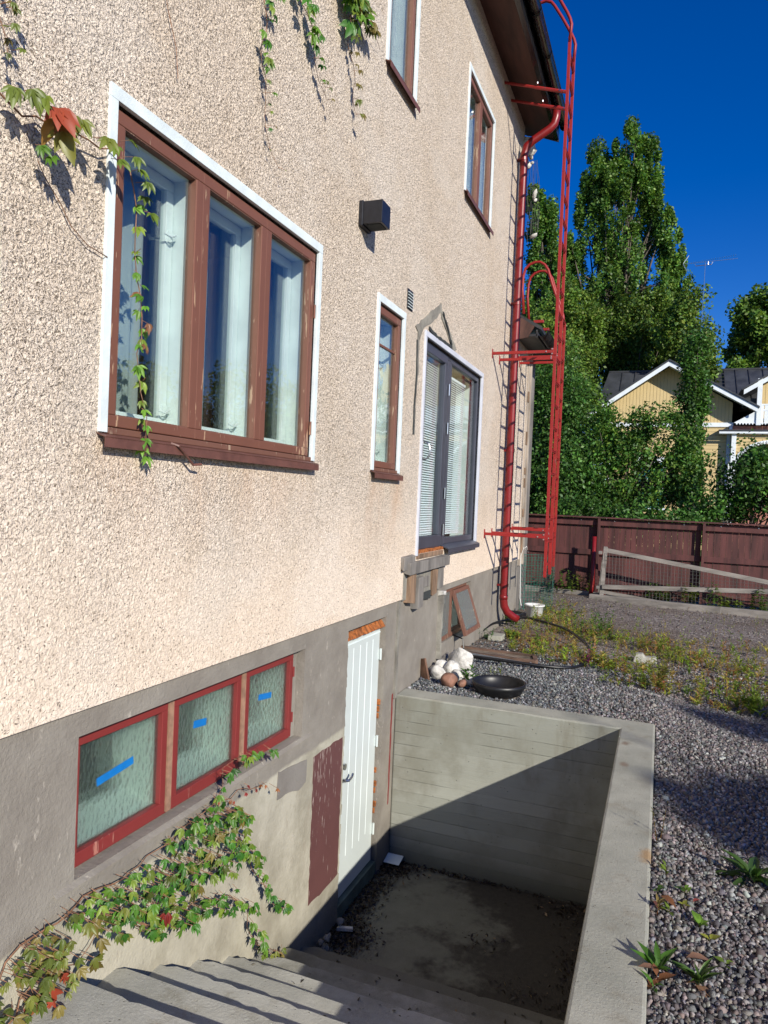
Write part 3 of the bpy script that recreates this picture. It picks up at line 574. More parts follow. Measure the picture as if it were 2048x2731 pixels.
# basement windows
y0, y1, z0, z1 = BW1
w = part('basement_window', barred(MB(), -.145, -.075, y0+.004, y1-.06, z0+.004, z1-.006, .022, .03), M['redp'], house, bevel=.003, label='red three-light basement window with blue tape on each pane')
part('casing', MB().box(-.145, -.07, y1-.058, y1-.006, z0+.004, z1-.004), M['plinth'], w)
panes = ((2.153, 2.652), (2.764, 3.266), (3.380, 3.845))
for i, (a, b) in enumerate(panes):
    s_ = part('sash', barred(MB(), -.105, -.060, a-.034, b+.034, z0+.018, z1-.02, .038, .052), M['redp'], w, bevel=.003)
    part('pane', MB().box(-.088, -.083, a, b, z0+.06, z1-.05), M['obs'], w)
    if i < 2: part('batten', MB().box(-.09, -.056, b+.040, panes[i+1][0]-.040, z0+.02, z1-.02), M['tanstrip'], w)
    m = MB().hexa([(-.20, a-.03, z0-.02), (-.106, a-.03, z0+.0), (-.106, b+.05, z0+.0), (-.20, b+.05, z0-.02), (-.26, a-.03, z0+.14), (-.106, a-.03, z0+.058), (-.106, b+.05, z0+.058), (-.26, b+.05, z0+.14)])
    m.hexa([(-.30, b-.05, z0), (-.30, b+.1, z0), (-.106, b+.06, z0), (-.106, b-.0, z0), (-.30, b-.05, z1), (-.30, b+.1, z1), (-.106, b+.06, z1), (-.106, b-.0, z1)])
    part('inner_sill', m, M['casew'], w)
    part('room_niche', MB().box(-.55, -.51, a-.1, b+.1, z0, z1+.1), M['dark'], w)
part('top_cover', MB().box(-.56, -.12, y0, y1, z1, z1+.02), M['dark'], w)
for (a, za, b, zb, wd) in ((2.285, .446, 2.50, .470, .034), (2.925, .502, 3.03, .490, .036), (3.53, .486, 3.672, .468, .034)):
    m = MB().bar((-.0815, a-.012, za), (-.0815, b-.012, zb), .001, wd, (1, 0, 0)); part('tape', m, M['tape'], w)
for z in (.56, .28): part('hinge', MB().tube([(-.058, 3.883, z-.03), (-.058, 3.883, z+.03)], .006, 8), M['redp'], w)
y0, y1, z0, z1 = BW2
w = part('basement_window', barred(MB(), -.115, -.035, y0+.004, y1-.11, z0+.004, z1-.01, .028, .04).box(-.115, -.03, 7.30, 7.345, z0+.03, z1-.03), M['brown2'], house, bevel=.003, label='brown basement window beyond the stairwell with one sash propped open')
part('pane', MB().box(-.055, -.05, 6.93, 7.30, z0+.04, z1-.04), M['obs2'], w)
part('room_niche', MB().box(-.6, -.55, 6.9, 8.05, z0, z1).box(-.55, -.116, 7.9, 8.05, z0, z1).box(-.55, -.116, 6.9, 8.05, z0-.02, z0+.02).box(-.55, -.116, 6.9, 8.05, z1, z1+.02), M['room'], w)
part('blue_rag', MB().box(-.30, -.2, 7.36, 7.5, z0+.03, .5), simple('cyan_cloth', (.02, .32, .5), .8, .1, 10), w)
# sash hinged at the top, foot pushed outwards
def tilt(p, hz=.70, a=math.radians(19)):
    x, y, z = p; d = hz-z; return (x*math.cos(a)+d*math.sin(a)-.02, y, hz-d*math.cos(a)+x*math.sin(a))
m = barred(MB(), -.025, .012, 7.31, 7.93, .205, .70, .042, .05); m.v = [tilt(p) for p in m.v]
so = part('open_sash', m, M['brown2'], w, bevel=.003)
m = MB().box(-.006, -.001, 7.35, 7.89, .25, .66); m.v = [tilt(p) for p in m.v]; part('pane', m, M['obs2'], w)
part('prop', MB().tube([(-.03, 7.42, .21), (.10, 7.36, .19), (.12, 7.33, .10), (.12, 7.34, -.02)], .008, 6), M['black'], w)

# basement door
y0, y1, z0, z1 = DOOR
m = MB().box(-.10, -.055, 4.60, 5.315, -1.27, .625)
d = part('basement_door', m, M['door'], house, bevel=.003, label='white grooved basement door at the foot of the steps')
m = MB()
for y in (4.675, 4.80, 4.925, 5.05, 5.175): m.box(-.056, -.0535, y-.0035, y+.0035, -1.0, .54)
part('groove', m, simple('bright_groove', (.86, .93, .92), .35, .02, 3), d)
part('edge_strip', MB().box(-.055, -.050, 4.60, 5.315, .575, .583), M['white'], d)
for z in (.40, -.30, -1.01): part('hinge', MB().tube([(-.040, 5.312, z-.045), (-.040, 5.312, z+.045)], .009, 10).box(-.056, -.050, 5.29, 5.31, z-.04, z+.04), M['door'], d)
part('lock', MB().tube([(-.055, 4.655, -.285), (-.02, 4.655, -.285)], .024, 12), M['steel'], d)
part('door_handle', MB().tube([(-.055, 4.655, -.385), (-.015, 4.655, -.385)], .013, 10).tube([(-.015, 4.655, -.385), (.0, 4.68, -.388), (-.003, 4.735, -.384), (-.008, 4.765, -.37)], .010, 8).box(-.055, -.05, 4.635, 4.675, -.41, -.36), M['steel'], d, smooth=False)
part('threshold', MB().box(-.11, -.02, 4.59, 5.34, -1.40, -1.285), simple('green_sill', (.09, .13, .11), .6, .2, 5), d)
r = random.Random(3); m = MB()
for i in range(15):
    y = 4.59+.05*i; m.hexa([(-.11, y, .624), (-.03+.012*r.random(), y, .622), (-.03+.012*r.random(), y+.05, .622), (-.11, y+.05, .624), (-.11, y, .70), (-.05, y, .655+.02*r.random()), (-.05, y+.05, .655+.02*r.random()), (-.11, y+.05, .70)])
for i in range(30):
    z = -.95+.055*i
    if r.random() < .30: part('foam_blob', MB().box(-.11, -.034-.012*r.random(), 5.326, 5.334+.008*r.random(), z, z+.045), M['foam'], house, bevel=.004)
part('foam_seal', m, M['foam'], house)
part('jamb_gap', MB().box(-.115, -.06, 5.320, 5.343, -1.38, .62), M['mortar'], house)
part('lintel_gap', MB().box(-.115, -.06, 4.59, 5.34, .66, .698), M['woodb'], house)
m = MB()
zz = -1.38
while zz < .66:
    wdt = .012+.022*r.random(); m.hexa([(-.10, 4.585, zz), (-.017, 4.575, zz), (-.017, 4.585+wdt, zz), (-.10, 4.60, zz), (-.10, 4.585, zz+.07), (-.017, 4.575, zz+.07), (-.017, 4.585+.012+.022*r.random(), zz+.07), (-.10, 4.60, zz+.07)]); zz += .07
part('plaster_edge', m, M['plinth'], house)
# painted patches on the wall
def patch(name, poly, mat, x=-.0135, seed=0, j=.012, label=None):
    r = random.Random(seed); P = []
    for a, b in zip(poly, poly[1:]+poly[:1]):
        k = max(1, int(math.dist(a, b)/.04))
        for i in range(k):
            t = i/k; P.append((a[0]+(b[0]-a[0])*t+(r.random()-.5)*j, a[1]+(b[1]-a[1])*t+(r.random()-.5)*j))
    m = MB().prism(P, 'x', x-.004, x); return part(name, m, M[mat], house, label=label)
patch('painted_patch', [(4.125, -.035), (4.50, -.04), (4.57, -.045), (4.575, -1.02), (4.34, -1.03), (4.13, -1.01)], 'maroon', seed=4, label='flaking maroon painted patch left of the basement door')
patch('painted_patch', [(5.545, .02), (5.572, .02), (5.572, -.90), (5.548, -.90)], 'redp', seed=5, j=.008)
patch('cement_patch', [(3.655, .02), (4.02, -.02), (4.02, -.165), (3.93, -.18), (3.80, -.15), (3.655, -.145)], 'greypatch', -.012, seed=6, label='small dark grey cement patch under the basement window')
# window band under the basement lights
m = MB().hexa([(-.03, 2.0, .135), (.004, 2.0, .128), (.004, 4.06, .128), (-.03, 4.06, .135), (-.03, 2.0, .1395), (-.018, 2.0, .1415), (-.018, 4.06, .1415), (-.03, 4.06, .1395)])
part('sill_band', m, M['plinth'], house)
# vent
m = MB()
for i in range(6): m.hexa([(-.01, 5.475, 3.215+i*.024), (.016, 5.475, 3.203+i*.024), (.016, 5.585, 3.203+i*.024), (-.01, 5.585, 3.215+i*.024), (-.01, 5.475, 3.222+i*.024), (.016, 5.475, 3.208+i*.024), (.016, 5.585, 3.208+i*.024), (-.01, 5.585, 3.222+i*.024)])
v = part('air_vent', MB().box(.0, .004, 5.462, 5.598, 3.192, 3.355), M['black'], house); part('louvre', m, M['trimw'], v)
part('eave_stone', MB().lathe((-.0, 9.95, 6.60), [(0.001, -.1), (.10, -.08), (.14, 0), (.11, .08), (.001, .11)], 9), M['plaster'], house)

# ------------------------------------------------------------ wall lamp
lm = thing('wall_lamp', 'black box-shaped wall lamp beside the big window', 'wall lamp', (0, 4.5, 3.55))
part('back_plate', MB().box(0, .03, 4.44, 4.605, 3.48, 3.65), M['blacklamp'], lm, bevel=.004)
part('lamp_shade', MB().box(.03, .168, 4.448, 4.60, 3.492, 3.643), M['blacklamp'], lm, bevel=.002)
part('lens', MB().box(.05, .15, 4.47, 4.58, 3.487, 3.4925), M['dark'], lm)

# ------------------------------------------------------------ stairwell
poly = [(-.015, 5.63), (-.015, 5.88), (2.03, 5.88), (2.03, -3), (1.785, -3), (1.785, 5.63)]
mb = MB().prism(poly[::-1], 'z', -1.6, 0.0)
rw_ = part('retaining_wall', mb, M['coping'], None, bevel=.014); rw_.data.materials.append(M['board'])
for p in rw_.data.polygons:
    if abs(p.normal.y) > .9 and p.center.y < 5.7 and p.center.y > 0: p.material_index = 1
tag(rw_, 'grey cast concrete wall around the open side of the basement stairwell', 'retaining wall'); recenter(rw_, (1.9, 5.7, -1.4))
st = thing('basement_steps', 'worn grey concrete steps going down to the basement door', 'steps', (.9, 3, -1.4))
noses = [(2.06, -.19), (2.37, -.345), (2.66, -.50), (2.95, -.65), (3.235, -.80), (3.53, -.955), (3.83, -1.105), (4.12, -1.255)]
prevy = -3.0
for i, (y, z) in enumerate(noses):
    r = random.Random(40+i); m = MB(); n = 44; V = []
    a = prevy if i == 0 else noses[i-1][0]-.05
    rows = [(a, z), (y-.015, z), (y, z-.012), (y+.012, z-.2)]
    ch = [0]*(n+1)
    for k in range(n+1):
        c_ = r.random(); ch[k] = (.022 if (k < 2 and r.random() < .8) else .010 if c_ < .07 else .0)
    for k in range(n+1):
        x = -.02+1.81*k/n; w_ = .002*math.sin(k*.4+i)+.0015*r.random()
        V += [(x, a, z+.002*math.sin(k*.5)), (x, y-.005-ch[k]+w_, z), (x, y+w_-ch[k]*.5, z-.005-ch[k]*.6), (x, y-.008+w_, z-.17)]
    m.v = V
    for k in range(n):
        for j in range(3): m.f.append((4*k+j, 4*k+4+j, 4*k+5+j, 4*k+1+j))
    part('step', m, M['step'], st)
fl = part('stairwell_floor', MB().box(-.3, 1.79, 4.0, 5.64, -1.5, -1.40), M['floor']); struct(fl)

# ------------------------------------------------------------ ground
def hgt(x, y): return -.035+.02*math.sin(x*1.3+.5)*math.cos(y*.9)+.012*math.sin(x*3.1+y*2.3)
gx = sorted(set([-400, -120, -40, -20, -10, -5, -2, -.5, 0.0]+[2.03+.25*i for i in range(40)]+[.0+.25*i for i in range(1, 8)]+[14, 20, 40, 120, 400]))
gy = sorted(set([-400, -60, -20, -8, -3]+[-2+.5*i for i in range(15)]+[5.87+.25*i for i in range(48)]+[20, 26, 40, 80, 200, 600]))
V = []; F = []
idx = {}
for j, y in enumerate(gy):
    for i, x in enumerate(gx):
        flat = (x <= -.5 or x > 12 or y > 18 or y < -3)
        idx[i, j] = len(V); V.append((x, y, -.04 if flat else hgt(x, y)))
for j in range(len(gy)-1):
    for i in range(len(gx)-1):
        xm = (gx[i]+gx[i+1])/2; ym = (gy[j]+gy[j+1])/2
        if -8 < xm < 2.03 and -3.2 < ym < 5.87: continue
        if -7 < xm < 0 and 5.8 < ym < 10.9: continue
        F.append((idx[i, j], idx[i+1, j], idx[i+1, j+1], idx[i, j+1]))
g = npart('ground', np.array(V), np.array(F), M['ground'], smooth=True); struct(g)

# gravel stones
ICO = None
def ico():
    p = (1+5**.5)/2
    v = np.array([(-1, p, 0), (1, p, 0), (-1, -p, 0), (1, -p, 0), (0, -1, p), (0, 1, p), (0, -1, -p), (0, 1, -p), (p, 0, -1), (p, 0, 1), (-p, 0, -1), (-p, 0, 1)], float); v /= np.linalg.norm(v[0])
    f = np.array([(0,11,5),(0,5,1),(0,1,7),(0,7,10),(0,10,11),(1,5,9),(5,11,4),(11,10,2),(10,7,6),(7,1,8),(3,9,4),(3,4,2),(3,2,6),(3,6,8),(3,8,9),(4,9,5),(2,4,11),(6,2,10),(8,6,7),(9,8,1)])
    return v, f
IV, IF = ico()
def blobs(P, S, C, jit=.36, squash=.68):
    """many irregular stones: P centres, S sizes, C colours -> arrays"""
    n = len(P); v = np.repeat(IV[None], n, 0)*(1+RNG.uniform(-jit, jit, (n, 12, 1)))
    ax = RNG.uniform(.65, 1.25, (n, 1, 3)); ax[:, :, 2] *= squash; v = v*ax
    q = RNG.normal(size=(n, 4)); q /= np.linalg.norm(q, axis=1)[:, None]; a, b, c, d = q.T
    R = np.stack([np.stack([1-2*(c*c+d*d), 2*(b*c-a*d), 2*(b*d+a*c)], 1), np.stack([2*(b*c+a*d), 1-2*(b*b+d*d), 2*(c*d-a*b)], 1), np.stack([2*(b*d-a*c), 2*(c*d+a*b), 1-2*(b*b+c*c)], 1)], 1)
    v = np.einsum('nij,nkj->nki', R, v)*S[:, None, None]+P[:, None, :]
    F = IF[None]+12*np.arange(n)[:, None, None]; Cc = np.repeat(C[:, None], 12, 1)
    return v.reshape(-1, 3), F.reshape(-1, 3), Cc.reshape(-1, 3)
def stones(n, xr, yr, size, keep, pal, zoff=0.0):
    x = RNG.uniform(*xr, n); y = RNG.uniform(*yr, n); k = keep(x, y); x, y = x[k], y[k]; n = len(x)
    z = np.array([hgt(a, b) for a, b in zip(x, y)])+zoff+RNG.uniform(-.004, .008, n)
    s = size*np.exp(RNG.normal(0, .28, n)); w = pal(x, y)
    c = np.array(w)*RNG.uniform(.5, 1.2, (n, 1))*RNG.uniform(.93, 1.07, (n, 3))
    return np.c_[x, y, z+s*.25], s, np.clip(c, .02, .55)
PAL = np.array([(.10, .10, .105), (.17, .17, .175), (.26, .255, .25), (.25, .175, .155), (.33, .26, .235), (.40, .38, .35), (.14, .12, .125), (.20, .155, .145)])
PAL = PAL*.6+PAL.mean(1, keepdims=True)*.4
PALG = np.array([(.085, .095, .105), (.13, .14, .15), (.19, .20, .21), (.27, .275, .275), (.40, .40, .39), (.15, .16, .175), (.10, .11, .12), (.22, .20, .18)])
def pal(x, y):
    w = np.clip((x-1.0)/1.3+RNG.normal(0, .25, len(x)), 0, 1)*(1) > .5
    i = RNG.integers(0, 8, len(x)); return np.where(w[:, None], PAL[i], PALG[i])
inwell = lambda x, y: ~((x < 2.035) & (y < 5.885))
bowl_out = lambda x, y: np.hypot(x-.74, y-6.20) > .19
P1, S1, C1 = stones(56000, (2.035, 3.6), (2.2, 7.0), .0092, lambda x, y: inwell(x, y) & (x < 2.1+.38*y*.5+.35) , pal)
P2, S2, C2 = stones(42000, (.0, 3.6), (5.88, 8.6), .0100, lambda x, y: inwell(x, y) & bowl_out(x, y) & (RNG.random(len(x)) < np.clip(1.35-np.maximum(0, (y-6.75-.12*x))/1.0, .10, 1)), pal)
P3, S3, C3 = stones(12000, (.0, 5.0), (8.0, 13.5), .0085, lambda x, y: RNG.random(len(x)) < .4, pal); C3 = C3*np.array([.80, .72, .62])
v, f, c = blobs(np.r_[P1, P2, P3], np.r_[S1, S2, S3], np.r_[C1, C2, C3])
g = npart('gravel', v, f, M['stone'], cols=c); g['kind'] = 'stuff'; g['label'] = 'loose grey and pink crushed stone around the stairwell'; g['category'] = 'gravel'

# dead leaves and soil on the stairwell floor
def flakes(P, S, C, up=.8):
    n = len(P); nr = RNG.normal(size=(n, 3)); nr[:, 2] = np.abs(nr[:, 2])+up; nr /= np.linalg.norm(nr, axis=1)[:, None]
    t = RNG.normal(size=(n, 3)); t -= nr*(t*nr).sum(1)[:, None]; t /= np.linalg.norm(t, axis=1)[:, None]; b = np.cross(nr, t)
    S = S[:, None]; v = np.stack([P-t*S, P-b*S*.45+nr*S*.15, P+t*S, P+b*S*.45+nr*S*.15], 1)
    return v.reshape(-1, 3), (np.arange(n)[:, None]*4+np.arange(4)), np.repeat(C[:, None], 4, 1).reshape(-1, 3)
L = []
for (cx_, cy_, rx, ry, n) in ((.10, 5.50, .17, .10, 450), (.06, 5.0, .10, .4, 1000), (.12, 4.5, .15, .2, 900), (.6, 5.60, .6, .03, 260), (1.5, 5.48, .22, .12, 200), (1.62, 4.9, .13, .5, 260), (1.0, 4.85, .15, .10, 70), (1.4, 4.4, .3, .15, 110)):
    L.append(np.c_[cx_+RNG.normal(0, rx*.6, n), cy_+RNG.normal(0, ry*.6, n), np.full(n, -1.392)+np.abs(RNG.normal(0, .008, n))])
for (y_, z_) in noses[3:]: L.append(np.c_[np.clip(RNG.beta(1.8, 1.0, 16)*1.77, 0, 1.77), y_-.03-np.abs(RNG.normal(0, .08, 16)), np.full(16, z_+.004)])
P = np.concatenate(L); P[:, 0] = np.clip(P[:, 0], -.01, 1.77); P[:, 1] = np.clip(P[:, 1], 2.6, 5.62)
k = RNG.random(len(P)); C = np.where(k[:, None] < .95, np.array([(.040, .027, .019)]), np.array([(.26, .17, .09)]))*RNG.uniform(.5, 1.6, (len(P), 1))
v, f, c = flakes(P, RNG.uniform(.007, .020, len(P)), C)
g = npart('dead_leaves', v, f, M['leaf'], cols=c); g['kind'] = 'stuff'; g['label'] = 'dark dead leaves drifted on the stairwell floor'; g['category'] = 'leaf litter'
m = MB().hexa([(.0, 5.50, -1.365), (.12, 5.50, -1.365), (.12, 5.60, -1.365), (.0, 5.60, -1.365), (-.01, 5.49, -1.355), (.13, 5.49, -1.355), (.13, 5.61, -1.33), (-.01, 5.61, -1.33)])
o = part('plastic_tray', m, M['white'], bevel=.004); tag(o, 'small white tray lying on leaves in the stairwell corner', 'tray'); recenter(o, (.05, 5.55, -1.38))
o = part('plaster_chip', MB().hexa([(.03, 4.50, -1.375), (.14, 4.53, -1.37), (.13, 4.56, -1.37), (.03, 4.53, -1.375), (.03, 4.50, -1.35), (.14, 4.53, -1.345), (.13, 4.555, -1.345), (.03, 4.53, -1.35)]), M['plaster'], bevel=.004); tag(o, 'pale plaster chip at the wall foot before the basement door', 'debris'); recenter(o, (.08, 4.53, -1.38))
# rubble under the plinth by the last steps
m = MB(); r = random.Random(9)
V_, F_, C_ = blobs(np.array([(.02+.05*r.random(), 4.1+.45*r.random(), -1.38+.12*r.random()) for _ in range(14)]), np.array([.022+.02*r.random() for _ in range(14)]), np.tile([.3, .27, .23], (14, 1)))
o = npart('wall_rubble', V_, F_, M['mortar'], cols=C_); tag(o, 'crumbled masonry at the wall foot beside the lowest step', 'rubble')

# ------------------------------------------------------------ wall ladders
def ladder(name, label, xr, ys, z0, z1, rung0, brackets, hoop, diag=True):
    t = thing(name, label, 'ladder', (xr, ys[0], z0))
    for y in ys:
        m = MB().box(xr-.018, xr+.018, y-.010, y+.010, z0, z1)
        part('rail', m, M['ladder'], t, bevel=.002)
    z = rung0
    while z < z1:
        part('rung', MB().tube([(xr, ys[0]-.012, z), (xr, ys[1]+.012, z)], .0125, 8).box(xr-.017, xr+.017, ys[0]+.010, ys[1]-.010, z+.009, z+.013), M['ladder'], t); z += .272
    for zb, xw, diagf in brackets:
        for y in ys:
            m = MB().bar((xw, y-.014, zb), (xr-.018, y-.014, zb), .026, .034, (0, 1, 0)).box(xw, xw+.006, y-.035, y+.01, zb-.055, zb+.055)
            m.box(xr-.05, xr+.02, y-.020, y-.012, zb-.04, zb+.04)
            b_ = part('wall_bracket', m, M['ladder'], t, bevel=.002)
            for bx, bz in ((-.10, 0), (-.03, .028), (-.03, -.028)): part('bolt', MB().tube([(xr+bx, y-.034, zb+bz), (xr+bx, y-.021, zb+bz)], .009, 8), M['steel'], b_)
    for y in ys: part('handrail_hoop', MB().tube([(p[0], y, p[1]) for p in hoop], .0185, 10), M['ladder'], t, smooth=True)
    return t
HO = [(.745, 7.05), (.757, 7.25), (.737, 7.32), (.70, 7.40), (.58, 7.62), (.486, 7.775), (.445, 7.83), (.38, 7.86), (.30, 7.85), (.22, 7.80), (.12, 7.66), (.05, 7.5), (0.0, 7.2)]
ladder('wall_ladder', 'tall red steel wall ladder rising past the black gutter', .747, (8.56, 8.96), .79, 7.11, .932, ((1.266, 0, 1), (3.452, 0, 1)), HO)
top = [o for o in bpy.data.objects if o.name.startswith('wall_ladder')][0]
for y in (8.56, 8.96):
    b_ = part('eave_bracket', MB().tube([(.0, y-.01, 6.70), (.38, y-.01, 6.58), (.42, y-.01, 6.565)], .017, 8).tube([(.36, y-.01, 6.585), (.73, y-.01, 6.47)], .020, 8), M['ladder'], top)
    part('bolt', MB().tube([(.40, y-.04, 6.60), (.40, y-.04, 6.62)], .012, 8).tube([(.66, y-.034, 6.49), (.66, y-.028, 6.49)], .010, 8), M['steel'], b_)
HO2 = [(.60, 4.15), (.585, 4.30), (.543, 4.45), (.47, 4.65), (.41, 4.84), (.36, 4.915), (.30, 4.955), (.24, 4.96), (.16, 4.935), (.10, 4.88), (.075, 4.78), (.07, 4.60), (.105, 4.26)]
ladder('wall_ladder', 'shorter red wall ladder behind the tall one, its hoops bending onto the lower roof', .61, (9.87, 10.27), .78, 4.2, .93, ((1.30, 0, 1), (3.66, 0, 1)), HO2)
for i, (bx, by, bz) in enumerate(((.29, 10.02, 4.18), (.32, 10.32, 4.14))):
    o = part('roof_step_bracket', MB().box(bx-.07, bx+.07, by-.025, by+.025, bz-.02, bz+.02), M['ladder'], bevel=.004); tag(o, ['nearer small red bracket on the lower roof edge', 'farther small red bracket on the lower roof edge'][i], 'roof bracket'); recenter(o, (bx, by, bz))
# stones wedged in netting under the eave
V_, F_, C_ = blobs(np.array([(.04, 9.98, 6.56), (-.0, 9.97, 6.42), (.09, 9.96, 6.44), (.06, 9.95, 6.33), (.11, 9.96, 6.36), (.0, 9.95, 6.30)]), np.array([.115, .055, .045, .05, .03, .03]), np.tile([.42, .40, .36], (6, 1)), .15, 1)
nt = thing('stone_net', 'wire netting full of pale stones hanging under the eave corner', 'netting', (.05, 9.97, 6.3))
npart('stone', V_, F_, M['plaster'], nt)
V_, F_, C_ = blobs(np.array([(.16, 9.98, 5.93), (.17, 9.98, 5.85), (.17, 9.98, 5.36)]), np.array([.04, .025, .035]), np.tile([.6, .6, .58], (3, 1)), .15, 1.6)
npart('white_lump', V_, F_, M['plaster'], nt)
m = MB(); r = random.Random(2)
for i in range(9):
    x = .03+.02*i; pts = [(x*.8+.02, 9.98, 6.4)]
    for k in range(1, 9): pts.append((x+.05*k/8+.03*(r.random()-.5), 9.98+.02*r.random(), 6.4-1.15*k/8*(.6+.4*r.random() if k == 8 else 1)))
    m.tube(pts, .002, 4)
part('netting', m, M['wiregrey'], nt)

# ------------------------------------------------------------ things on the gravel by the far wall
o = part('planter_bowl', MB().lathe((.74, 6.20, -.015), [(.13, -.03), (.20, .01), (.232, .07), (.236, .10), (.224, .10), (.218, .07), (.185, .015), (.12, -.018), (.001, -.02)], 36), M['black'], smooth=True)
tag(o, 'big black plastic bowl on the gravel behind the stairwell wall', 'bowl'); recenter(o, (.74, 6.15, -.06))
rk = [('white', (.19, 6.93), .10, 'large white rubble lump topmost of the heap'), ('white', (.11, 6.66), .085, 'white rubble lump close to the house wall'), ('white', (.20, 6.60), .10, 'broad white rubble lump in the middle of the heap'), ('white', (.30, 6.42), .06, 'white rubble lump beside the green plant'),
      ('white', (.13, 6.40), .085, 'white rubble lump behind the reddish rock'), ('redrock', (.30, 6.16), .072, 'reddish brown rock at the front of the heap'), ('plaster', (.46, 6.30), .05, 'small cream stone right of the reddish rock'), ('plaster', (.40, 6.45), .05, 'cream stone behind the right end of the heap'), ('redrock', (.43, 6.15), .045, 'small pinkish stone in front of the heap')]
for i, (mt, (x, y), s, lb) in enumerate(rk):
    n_ = 3
    V_, F_, C_ = blobs(np.array([(x, y, .035)]), np.array([s*1.18]), np.tile([.5, .5, .5], (1, 1)), .34, .85)
    V_ = V_*np.array([[1.0, 1, 1]]); V_[:, 0] = (V_[:, 0]-x)*(1.5 if mt == 'redrock' and i == 5 else 1)+x
    o = npart('rock', V_, F_, M['plaster' if mt != 'redrock' else 'redrock']); bv = o.modifiers.new('b', 'BEVEL'); bv.width = .018; bv.segments = 3; o.data.shade_smooth()
    tag(o, lb, 'rock', 'rubble heap by the house wall'); recenter(o, (x, y, -.03))
o = part('slate_piece', MB().hexa([(-.0, 6.28, -.04), (.09, 6.24, -.04), (.10, 6.26, -.04), (.01, 6.30, -.04), (-.03, 6.30, .17), (.03, 6.26, .19), (.04, 6.275, .19), (-.02, 6.315, .17)]), simple('rusty_plate', (.12, .06, .035), .6, .3, 9)); tag(o, 'dark broken plate leaning on the plinth by the rubble heap', 'broken plate'); recenter(o, (.03, 6.28, -.04))
o = part('wood_strip', MB().bar((.02, 6.45, .02), (.0, 7.15, .05), .03, .05), M['wood'], bevel=.004); tag(o, 'short grey board lying along the plinth', 'board'); recenter(o, (0, 6.8, -.03))
M['oldbrown'] = simple('old_dark_brown', (.11, .065, .045), .7, .3, 12, .001, 60, stretch=(.3, 1, 1))
t = thing('window_sash', 'old brown framed sash lying flat on the gravel', 'window sash', (.4, 7.55, -.03))
def flatframe(z, corners, w, h, mat, name):
    m = MB(); c = [Vector((a, b, z)) for a, b in corners]
    for a, b in zip(c, c[1:]+c[:1]): m.bar(a, b, w, h, (0, 0, 1))
    part(name, m, M[mat], t, bevel=.002)
flatframe(.015, [(-.06, 7.50), (-.10, 7.76), (.80, 7.72), (.86, 7.46)], .040, .045, 'oldbrown', 'frame')
part('pane', MB().face([(-.06, 7.52, .015), (.84, 7.48, .015), (.78, 7.70, .015), (-.08, 7.74, .015)]), simple('dusty_glass', (.17, .14, .11), .3, .25, 9), t)
o = part('metal_strip', MB().bar((-.0, 7.44, .03), (.88, 7.36, .0), .012, .06, (0, 0, 1)).bar((.0, 7.405, .04), (.88, 7.325, .012), .03, .006, (0, 0, 1)), M['alu']); tag(o, 'bare aluminium strip lying in front of the old sash', 'metal strip'); recenter(o, (.4, 7.4, -.03))
hp = [(-.02, 8.75), (-.03, 9.04), (.0, 9.5), (.08, 9.80), (.22, 9.95), (.45, 9.90), (.76, 9.53), (.96, 9.19), (1.21, 8.78), (1.34, 8.3), (1.36, 7.9), (1.32, 7.55), (1.16, 7.30), (.84, 7.22), (.42, 7.22), (.22, 7.24), (.05, 7.3)]
o = part('garden_hose', MB().tube([(x, y, .03+.02*math.sin(i)+ (.06 if 3 < i < 8 else 0)) for i, (x, y) in enumerate(hp)], .0165, 10), M['black'], smooth=True); sm = o.modifiers.new('s', 'SUBSURF'); sm.levels = sm.render_levels = 2
tag(o, 'thick black hose curving in a wide loop among the weeds', 'hose'); recenter(o, (.6, 8.5, 0))
o = part('manhole_cover', MB().lathe((.55, 9.05, 0), [(.001, .02), (.26, .015), (.27, .0), (.27, -.06)], 28), simple('rusty_cover', (.11, .07, .05), .8, .25, 9, .003, 60)); tag(o, 'round brown cover inside the loop of the black hose', 'cover'); recenter(o, (.55, 9.05, -.03))
o = part('paving_slab', MB().box(.10, .27, 8.55, 8.78, -.04, .035), M['coping'], bevel=.008); tag(o, 'small pale slab near the propped basement sash', 'slab'); recenter(o, (.18, 8.66, -.04))
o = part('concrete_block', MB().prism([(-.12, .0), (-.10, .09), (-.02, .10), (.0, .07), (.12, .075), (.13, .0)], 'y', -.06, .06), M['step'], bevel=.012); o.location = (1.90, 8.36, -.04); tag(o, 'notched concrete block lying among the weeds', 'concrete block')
o = part('shallow_tub', MB().lathe((.06, 10.25, .0), [(.001, -.02), (.12, -.02), (.16, .05), (.165, .085), (.15, .085), (.145, .05), (.11, .0), (.001, .0)], 28), M['black'], smooth=True); tag(o, 'shallow black tub under the downpipe outlet', 'tub'); recenter(o, (.06, 10.25, -.03))
t = thing('enamel_pot', 'chipped white pot standing beside the green mesh', 'pot', (.30, 10.75, -.03))
part('bowl', MB().lathe((.30, 10.75, -.03), [(.001, 0), (.105, 0), (.118, .01), (.128, .16), (.148, .165), (.150, .185), (.140, .19), (.122, .165), (.112, .02), (.001, .02)], 28), M['enamelw'], t, smooth=True)
# white cord
o = part('white_cord', MB().tube([(.03, 10.99, .93), (.10, 10.99, 1.0), (.13, 11.0, .9), (.06, 10.98, .98), (.02, 10.97, .85), (.03, 10.96, .5), (.04, 10.95, .2), (.08, 10.90, .06), (.16, 10.85, .0)], .006, 6), M['cord'], smooth=True); tag(o, 'white cord hanging from the corner timber', 'cord'); recenter(o, (.05, 11, .5))
